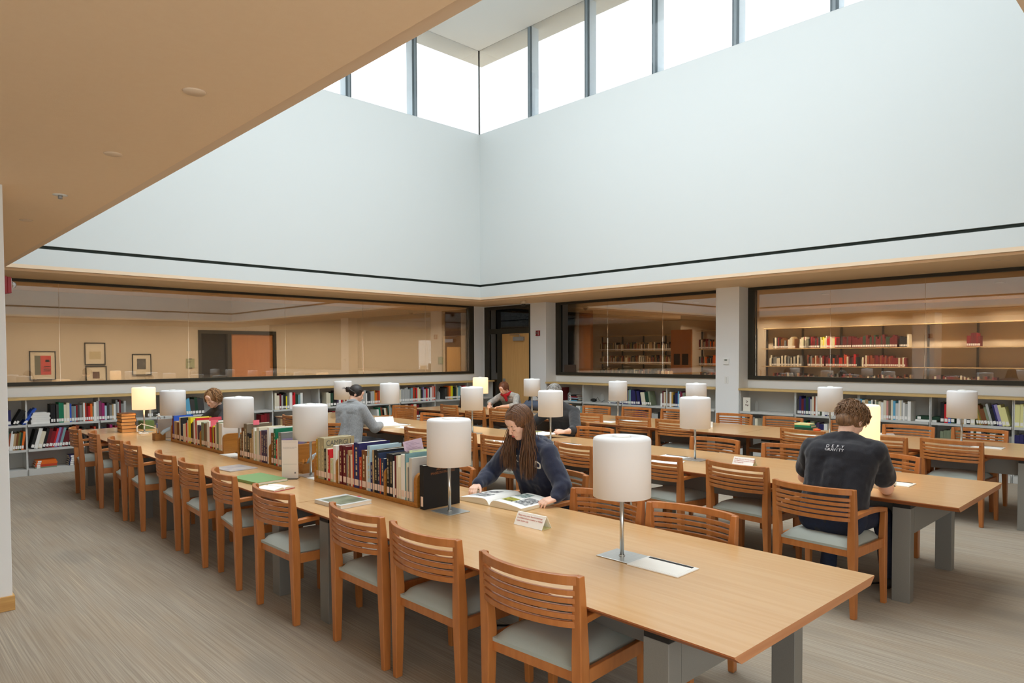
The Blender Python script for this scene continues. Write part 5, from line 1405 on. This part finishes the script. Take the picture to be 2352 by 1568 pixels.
# bags on the farthest table
bg_ = empty('handbag', (9.0,8.72,T), .3, 'navy handbag with two handles on the farthest table', 'bag')
mb = MB(); mb.cap((-.03,-.16,.075),(-.03,.16,.075),.072,.072).cap((.03,-.16,.075),(.03,.16,.075),.072,.072).cap((0,-.15,.14),(0,.15,.14),.045,.045)
o = fuse('bag_body', mb, .009, mat('navy leather', (62,72,92), .5), bg_, 4, .006, 9)
for s in (-1,1):
    MB().tube([(.03*s,-.10,.16),(.04*s,-.09,.24),(.05*s,-.03,.275),(.05*s,.03,.275),(.04*s,.09,.24),(.03*s,.10,.16)], .007, 8).build('handle', M_black, bg_)
bb = empty('leather_bag', (8.62,9.98,T), -.3, 'brown leather shoulder bag beside the red scarf person', 'bag')
mb = MB(); mb.cap((-.02,-.15,.09),(-.02,.15,.09),.088,.088).cap((.03,-.13,.08),(.03,.13,.08),.078,.078); fuse('bag_body', mb, .010, mat('brown leather', (118,64,34), .45), bb, 4, .006, 8)
MB().tube([(0,-.16,.13),(-.03,-.12,.22),(-.03,.0,.26),(-.02,.12,.22),(0,.16,.13)], .008, 8).build('strap', mat('brown leather strap', (88,46,26), .5), bb)
lb = empty('laptop', (8.72,10.32,T), math.radians(100), 'dark laptop screen beyond the brown bag', 'laptop')
MB().box(-.17,.17,0,.23,.001,.018).build('laptop_base', M_black, lb); MB().box(-.17,.17,-.008,0,.015,.23,0,Matrix.Rotation(math.radians(14),4,'X')).build('screen_lid', mat('brown lid', (70,50,38), .4), lb)
# bookends and oddments on the wall shelves
def bookend(label, x, y, rz, z=.7455):
    root = empty('bookend', (x,y,z), rz, label, 'bookend')
    mb = MB(); pts = [(-.055,0),(.055,0),(.055,.14),(.035,.165),(0,.185),(-.035,.165),(-.055,.14)]
    vs = [(0,a,b_) for a,b_ in pts]+[(.002,a,b_) for a,b_ in pts]; n = len(pts)
    mb.add(vs, [tuple(range(n-1,-1,-1)), tuple(range(n,2*n))]+[(i,(i+1)%n,n+(i+1)%n,n+i) for i in range(n)]); mb.build('upright_plate', M_steel, root)
    MB().box(0,.10,-.05,.05,.0005,.002).build('foot_plate', M_steel, root)
bookend('grey bookend beside the flat books near the door', 11.22,9.82,PI/2); bookend('grey bookend right of the black cable', 11.22,8.93,PI/2)
bookend('grey bookend on the empty shelf right of the pillar', 11.22,5.58,PI/2); bookend('grey bookend at the end of the far left shelf books', 9.54,12.22,0)
bookend('grey bookend in the middle bay of the left wall', 6.62,12.22,PI)
o = MB().box(5.46,5.60,12.12,12.30,.7458,.83).build('bookend_block', M_steel) if False else None
o = MB().box(6.42,6.60,12.10,12.26,.747,.80).build('blue_box', mat('ultramarine card', (52,48,120), .6), bev=.004); tag(o, 'small dark blue box on the upper left wall shelf', 'box')
ph = MB(); ph.ell((11.2,9.14,.785), (.05,.075,.035), n=16); ph.tube([(11.18,9.07,.80),(11.16,9.0,.85),(11.17,8.97,.79),(11.2,8.94,.76),(11.16,8.88,.765),(11.18,8.84,.80)], .004, 6)
o = ph.build('black_cable_reel', M_black); tag(o, 'black device with tangled cable on the shelf near the door', 'device')
cv = empty('book', (11.12,5.78,.7458), -PI/2, 'cream book standing face out with brush calligraphy on its cover', 'book')
MB().box(0,.13,0,.012,0,.235).build('cover', mat('cream face cover', (236,230,214), .7), cv, bev=.001)
mk = MB(); mk.tube([(.05,-.001,.17),(.07,-.001,.18),(.085,-.001,.165),(.06,-.001,.15)], .0045, 6, flat=.2); mk.tube([(.045,-.001,.12),(.05,-.001,.095),(.06,-.001,.12),(.075,-.001,.09),(.09,-.001,.12),(.09,-.001,.09)], .006, 6, flat=.2); mk.build('calligraphy', mat('brown ink', (96,52,40), .8), cv)
# ------------------------------------------------------------------ wall and ceiling fittings
def strobe(label, M4):
    root = empty('fire_alarm_strobe', (0,0,0), 0, label, 'fire alarm'); root.matrix_world = M4
    MB().box(-.055,.055,-.06,.06,0,.022).box(-.05,.05,-.055,.055,.022,.045).build('alarm_housing', M_red, root, bev=.003)
    MB().lathe([(.001,.045),(.024,.045),(.024,.058),(.016,.075),(.001,.08)], 20, c=(0,.005,0)).build('strobe_lens', M_clear, root)
    MB().box(-.045,-.035,-.045,.045,.045,.047).box(.035,.045,-.045,.045,.045,.047).build('alarm_lettering', M_white, root)
strobe('red fire alarm strobe on the side of the pier at the left photo edge', frame_mat((.80,5.84,2.215),(0,1,0),(0,0,1)))
strobe('red fire alarm strobe on the white wall right of the maple door', frame_mat((CX,10.60,2.205),(0,-1,0),(0,0,1)))
o = empty('thermostat', (CX,6.065,1.595), 0, 'white thermostat on the pillar', 'thermostat')
MB().box(-.022,-.001,-.05,.05,-.05,.055).build('housing', M_white, o, bev=.004); MB().box(-.0235,-.022,-.02,.03,.015,.04).build('display', mat('lcd grey', (120,130,120), .3), o)
o = empty('switch_plate', (CX,6.065,1.275), 0, 'white switch plate below the thermostat', 'switch')
MB().box(-.007,-.001,-.036,.036,-.062,.062).build('plate', M_white, o, bev=.002)
for z_ in (-.035,0,.035): MB().box(-.010,-.007,-.006,.006,z_-.006,z_+.006).build('button', mat('button grey', (150,150,150), .5), o)
o = empty('dome_camera', (10.42,10.41,ZC), 0, 'dome security camera hanging from the ceiling edge in front of the door', 'camera')
MB().lathe([(.001,-.001),(.06,-.001),(.06,-.07),(.001,-.07)][::-1], 24).build('housing', mat('camera beige', (222,208,184), .6), o); MB().lathe([(.001,-.125),(.03,-.115),(.046,-.09),(.048,-.07),(.001,-.07)], 24).build('dome', mat('smoked dome', (60,54,48), .1, trans=.4), o)
for k,(x,y,l) in enumerate(((1.136,3.165,'round ceiling cover plate closest to the camera on the tan ceiling'),(1.14,4.446,'thin round ceiling cover plate, second on the tan ceiling'),(1.145,7.08,'faint round ceiling cover plate farthest on the tan ceiling'),(10.37,2.02,'round ceiling cover plate above the right window'))):
    o = MB().lathe([(.001,-.006),(.045,-.006),(.05,-.001),(.001,-.001)], 28, c=(x,y,ZC)).build('ceiling_cover', M_lip); tag(o, l, 'ceiling cover')
o = empty('sprinkler', (1.147,5.82,ZC), 0, 'sprinkler head with white ring on the tan ceiling', 'sprinkler')
MB().lathe([(.001,-.005),(.045,-.005),(.048,-.001),(.001,-.001)], 24).build('ring', M_white, o); MB().lathe([(.001,-.03),(.014,-.03),(.014,-.005),(.001,-.005)], 14).build('sprinkler_body', M_alu, o)
o = MB().box(11.425-.006,11.425-.001,9.80,10.14,1.325,1.51).build('window_notice', mat('brown notice', (74,56,44), .6)); o.location.x = -.01; tag(o, 'dark brown notice in the lower left corner of the middle window', 'sign')
# pictures and signs in the corridor
def picture(label, x0, x1, z0, z1, inner, y=CY1, extra=None):
    root = empty('framed_picture', ((x0+x1)/2, y, z0), 0, label, 'picture'); w = (x1-x0)/2; hh = z1-z0
    MB().box(-w,w,-.025,-.001,0,.014).box(-w,w,-.025,-.001,hh-.014,hh).box(-w,-w+.014,-.025,-.001,.014,hh-.014).box(w-.014,w,-.025,-.001,.014,hh-.014).build('frame', M_black, root)
    MB().box(-w+.014,w-.014,-.012,-.002,.014,hh-.014).build('mat_board', mat('cream mat board', (226,214,190), .8), root)
    for (a,b,c_,d_,m) in inner: MB().box(-w+2*w*a,-w+2*w*b,-.0135,-.0125,hh*c_,hh*d_).build('print', m, root)
M_gr = mat('grey green print', (110,112,92), .8); M_rd = mat('red print block', (206,66,54), .8); M_bw = mat('grey photo print', (120,116,108), .8, noise=((20,20,20), .8, (66,62,58))); M_bn = mat('brown photo print', (128,96,74), .8, noise=((20,20,20), .8, (90,62,48)))
picture('framed red and grey-green poster in the corridor, leftmost', 2.34,2.73,1.32,1.83, [(.2,.42,.18,.84,M_gr),(.42,.82,.18,.84,M_rd),(.52,.78,.30,.33,M_paper),(.52,.78,.36,.39,M_paper),(.55,.78,.44,.47,M_paper),(.60,.76,.62,.70,M_black)])
picture('framed pale print, upper of two hung in a column in the corridor', 3.18,3.515,1.58,1.985, [(.22,.78,.25,.6,mat('faint print', (206,190,150), .8))])
picture('framed small brown photograph, lower of two hung in a column in the corridor', 3.19,3.53,1.14,1.555, [(.33,.66,.45,.75,M_bn)])
picture('framed grey flower photograph in the corridor, rightmost of the frames', 3.965,4.30,1.37,1.775, [(.25,.72,.28,.78,M_bw)])
def doorsign(label, x, z):
    root = empty('door_sign', (x,CY1,z), 0, label, 'sign')
    MB().box(-.08,.08,-.012,-.001,-.095,.095).build('sign_plate', mat('sage sign plate', (168,172,136), .5), root)
    MB().box(-.035,.03,-.0135,-.012,.085,.098).box(-.035,.03,-.0135,-.012,-.098,-.085).build('sign_clips', M_black, root)
    text_lines(root, ['Reading','Room'], .028, frame_mat((-.055,-.0125,.035),(1,0,0),(0,0,1)), M_black, 1.1) if False else MB().box(-.06,.02,-.0135,-.0125,.030,.036).box(-.06,.0,-.0135,-.0125,.012,.018).build('sign_text', M_black, root)
doorsign('sage green room sign left of the orange corridor door', 5.03, 1.585); doorsign('sage green room sign near the far end of the corridor', 11.40, 1.59)
# doorway at the corridor end; the opening's dimness is a flat brown panel
o = empty('door_3', (0,CY1,0)); o['kind'] = 'structure'
MB().box(11.56,12.10,-.012,-.001,0,2.88).build('opening', mat('brown doorway shade', (96,62,34), .8), o); MB().box(11.60,12.07,-.02,-.012,0,1.95).build('door_leaf', M_door, o)
# black cables on the floor under the tables
for k,(pts,l) in enumerate((([(2.75,2.6,.3),(2.78,2.6,.02),(2.95,2.75,.006),(3.05,3.1,.006),(2.85,3.3,.006)],'black cable curling on the carpet under the near table'),
                            ([(5.8,2.3,.4),(5.78,2.3,.02),(5.5,2.2,.006),(5.3,1.95,.006),(5.6,1.75,.006)],'black cable on the carpet under the middle row table'))):
    o = MB().tube(pts, .006, 8).build('floor_cable', M_black); tag(o, l, 'cable')
# ------------------------------------------------------------------ light
W = bpy.data.worlds.new('World'); S.world = W; W.use_nodes = True
bg = W.node_tree.nodes['Background']; bg.inputs[0].default_value = (.93,.97,1,1); bg.inputs[1].default_value = WORLD
def portal(x, y, z, sx, sy, rot):
    l = bpy.data.lights.new('portal', 'AREA'); l.shape = 'RECTANGLE'; l.size = sx; l.size_y = sy; l.cycles.is_portal = True
    o = bpy.data.objects.new('portal', l); C.objects.link(o); o.location = (x,y,z); o.rotation_euler = rot
zc = (ZS+ZT)/2; hz = ZT-ZS
portal((HX0+HX1)/2, HY1+.02, zc, HX1-HX0, hz, (-PI/2, 0, 0))
portal((HX0+HX1)/2, HY0-.02, zc, HX1-HX0, hz, (PI/2, 0, 0))
portal(HX1+.02, (HY0+HY1)/2, zc, hz, HY1-HY0, (0, PI/2, 0))
portal(HX0-.02, (HY0+HY1)/2, zc, hz, HY1-HY0, (0, -PI/2, 0))
portal((SK[0]+SK[1])/2, (SK[2]+SK[3])/2, ZT+.13, SK[1]-SK[0], SK[3]-SK[2], (0,0,0))
portal(XL-.08, -1.6, 1.6, 2.0, 2.6, (0,-PI/2,0))
portal(.6, YB-.08, 1.6, 5.6, 2.2, (PI/2,0,0))
# recessed downlights
M_dl = mat('downlight lens', (255, 225, 170), .5, emis=(255, 196, 120), estr=14)
M_ring = mat('downlight ring', (230, 200, 160), .5)
dl = empty('downlight', (0,0,0))
reg(dl, MB().lathe([(.001,-.006),(.055,-.006),(.055,-.002),(.001,-.002)], 20).build('lamp_lens', M_dl, dl),
        MB().lathe([(.055,-.010),(.075,-.010),(.078,-.001),(.055,-.001)], 20).build('trim_ring', M_ring, dl))
du = []
def downlight(x, y, label, e, size=.1, spread=150, grp=None):
    place(dl, du, (x,y,ZC), 0, label, 'downlight', grp)
    l = bpy.data.lights.new('down', 'AREA'); l.shape = 'DISK'; l.size = size; l.energy = e; l.color = (1,.93,.84); l.spread = math.radians(spread)
    o = bpy.data.objects.new('down', l); C.objects.link(o); o.location = (x,y,ZC-.02)
ords = ['first','second','third','fourth','fifth','sixth','seventh','eighth','ninth']
for k in range(7):
    downlight(2.41+1.335*k, 13.28, '%s round ceiling downlight from the left in the corridor beyond the glass' % ords[k], E_COR)
downlight(11.9, 13.5, 'round ceiling downlight seen through the glass above the maple door', E_COR)
for k in range(6):
    downlight(17.1, 1.92+1.33*k, '%s round ceiling downlight from the right over the book stacks' % ords[k], E_STK)
for k,(x,y) in enumerate(((13.6,2.6),(13.6,5.4),(13.6,8.2))):
    downlight(x, y, '%s dim downlight near the glass of the stack room' % ords[k], E_STK*.8)
downlight(12.7, 11.5, 'added downlight brightening the dark space behind the door transom glass', E_STK*.7); downlight(13.2, 9.9, 'added downlight brightening the space behind the middle window, left part', E_STK*.5)  # both added to brighten the unlit space beyond the glass
for k,(x,y) in enumerate(((17.1,11.7),(17.3,13.6),(18.2,14.1))):
    downlight(x, y, '%s small downlight at the far corner of the stack room' % ords[k], E_STK)
# ------------------------------------------------------------------ camera
az, pit, roll = .8019, -.0284, -.0043
F = V((math.cos(az)*math.cos(pit), math.sin(az)*math.cos(pit), math.sin(pit)))
R0 = V((math.sin(az), -math.cos(az), 0)); U0 = R0.cross(F)
Rv = R0*math.cos(roll)+U0*math.sin(roll); Uv = U0*math.cos(roll)-R0*math.sin(roll)
cam = bpy.data.cameras.new('camera'); co = bpy.data.objects.new('camera', cam); C.objects.link(co); S.camera = co
cam.sensor_width = 36; cam.lens = 1590.0/2352*36; cam.shift_y = 76.9/2352; cam.clip_start = .05; cam.clip_end = 200
co.matrix_world = Matrix(((Rv.x,Uv.x,-F.x,0),(Rv.y,Uv.y,-F.y,0),(Rv.z,Uv.z,-F.z,1.72),(0,0,0,1)))
S.view_settings.view_transform = 'Standard'; S.view_settings.look = 'None'; S.view_settings.gamma = 1; S.view_settings.exposure = EXPO
S.view_settings.use_curve_mapping = False
S.cycles.use_denoising = True
S.cycles.max_bounces = 10; S.cycles.diffuse_bounces = 6; S.cycles.glossy_bounces = 4; S.cycles.transparent_max_bounces = 32
S.cycles.sample_clamp_indirect = 6; S.cycles.caustics_reflective = False; S.cycles.caustics_refractive = False
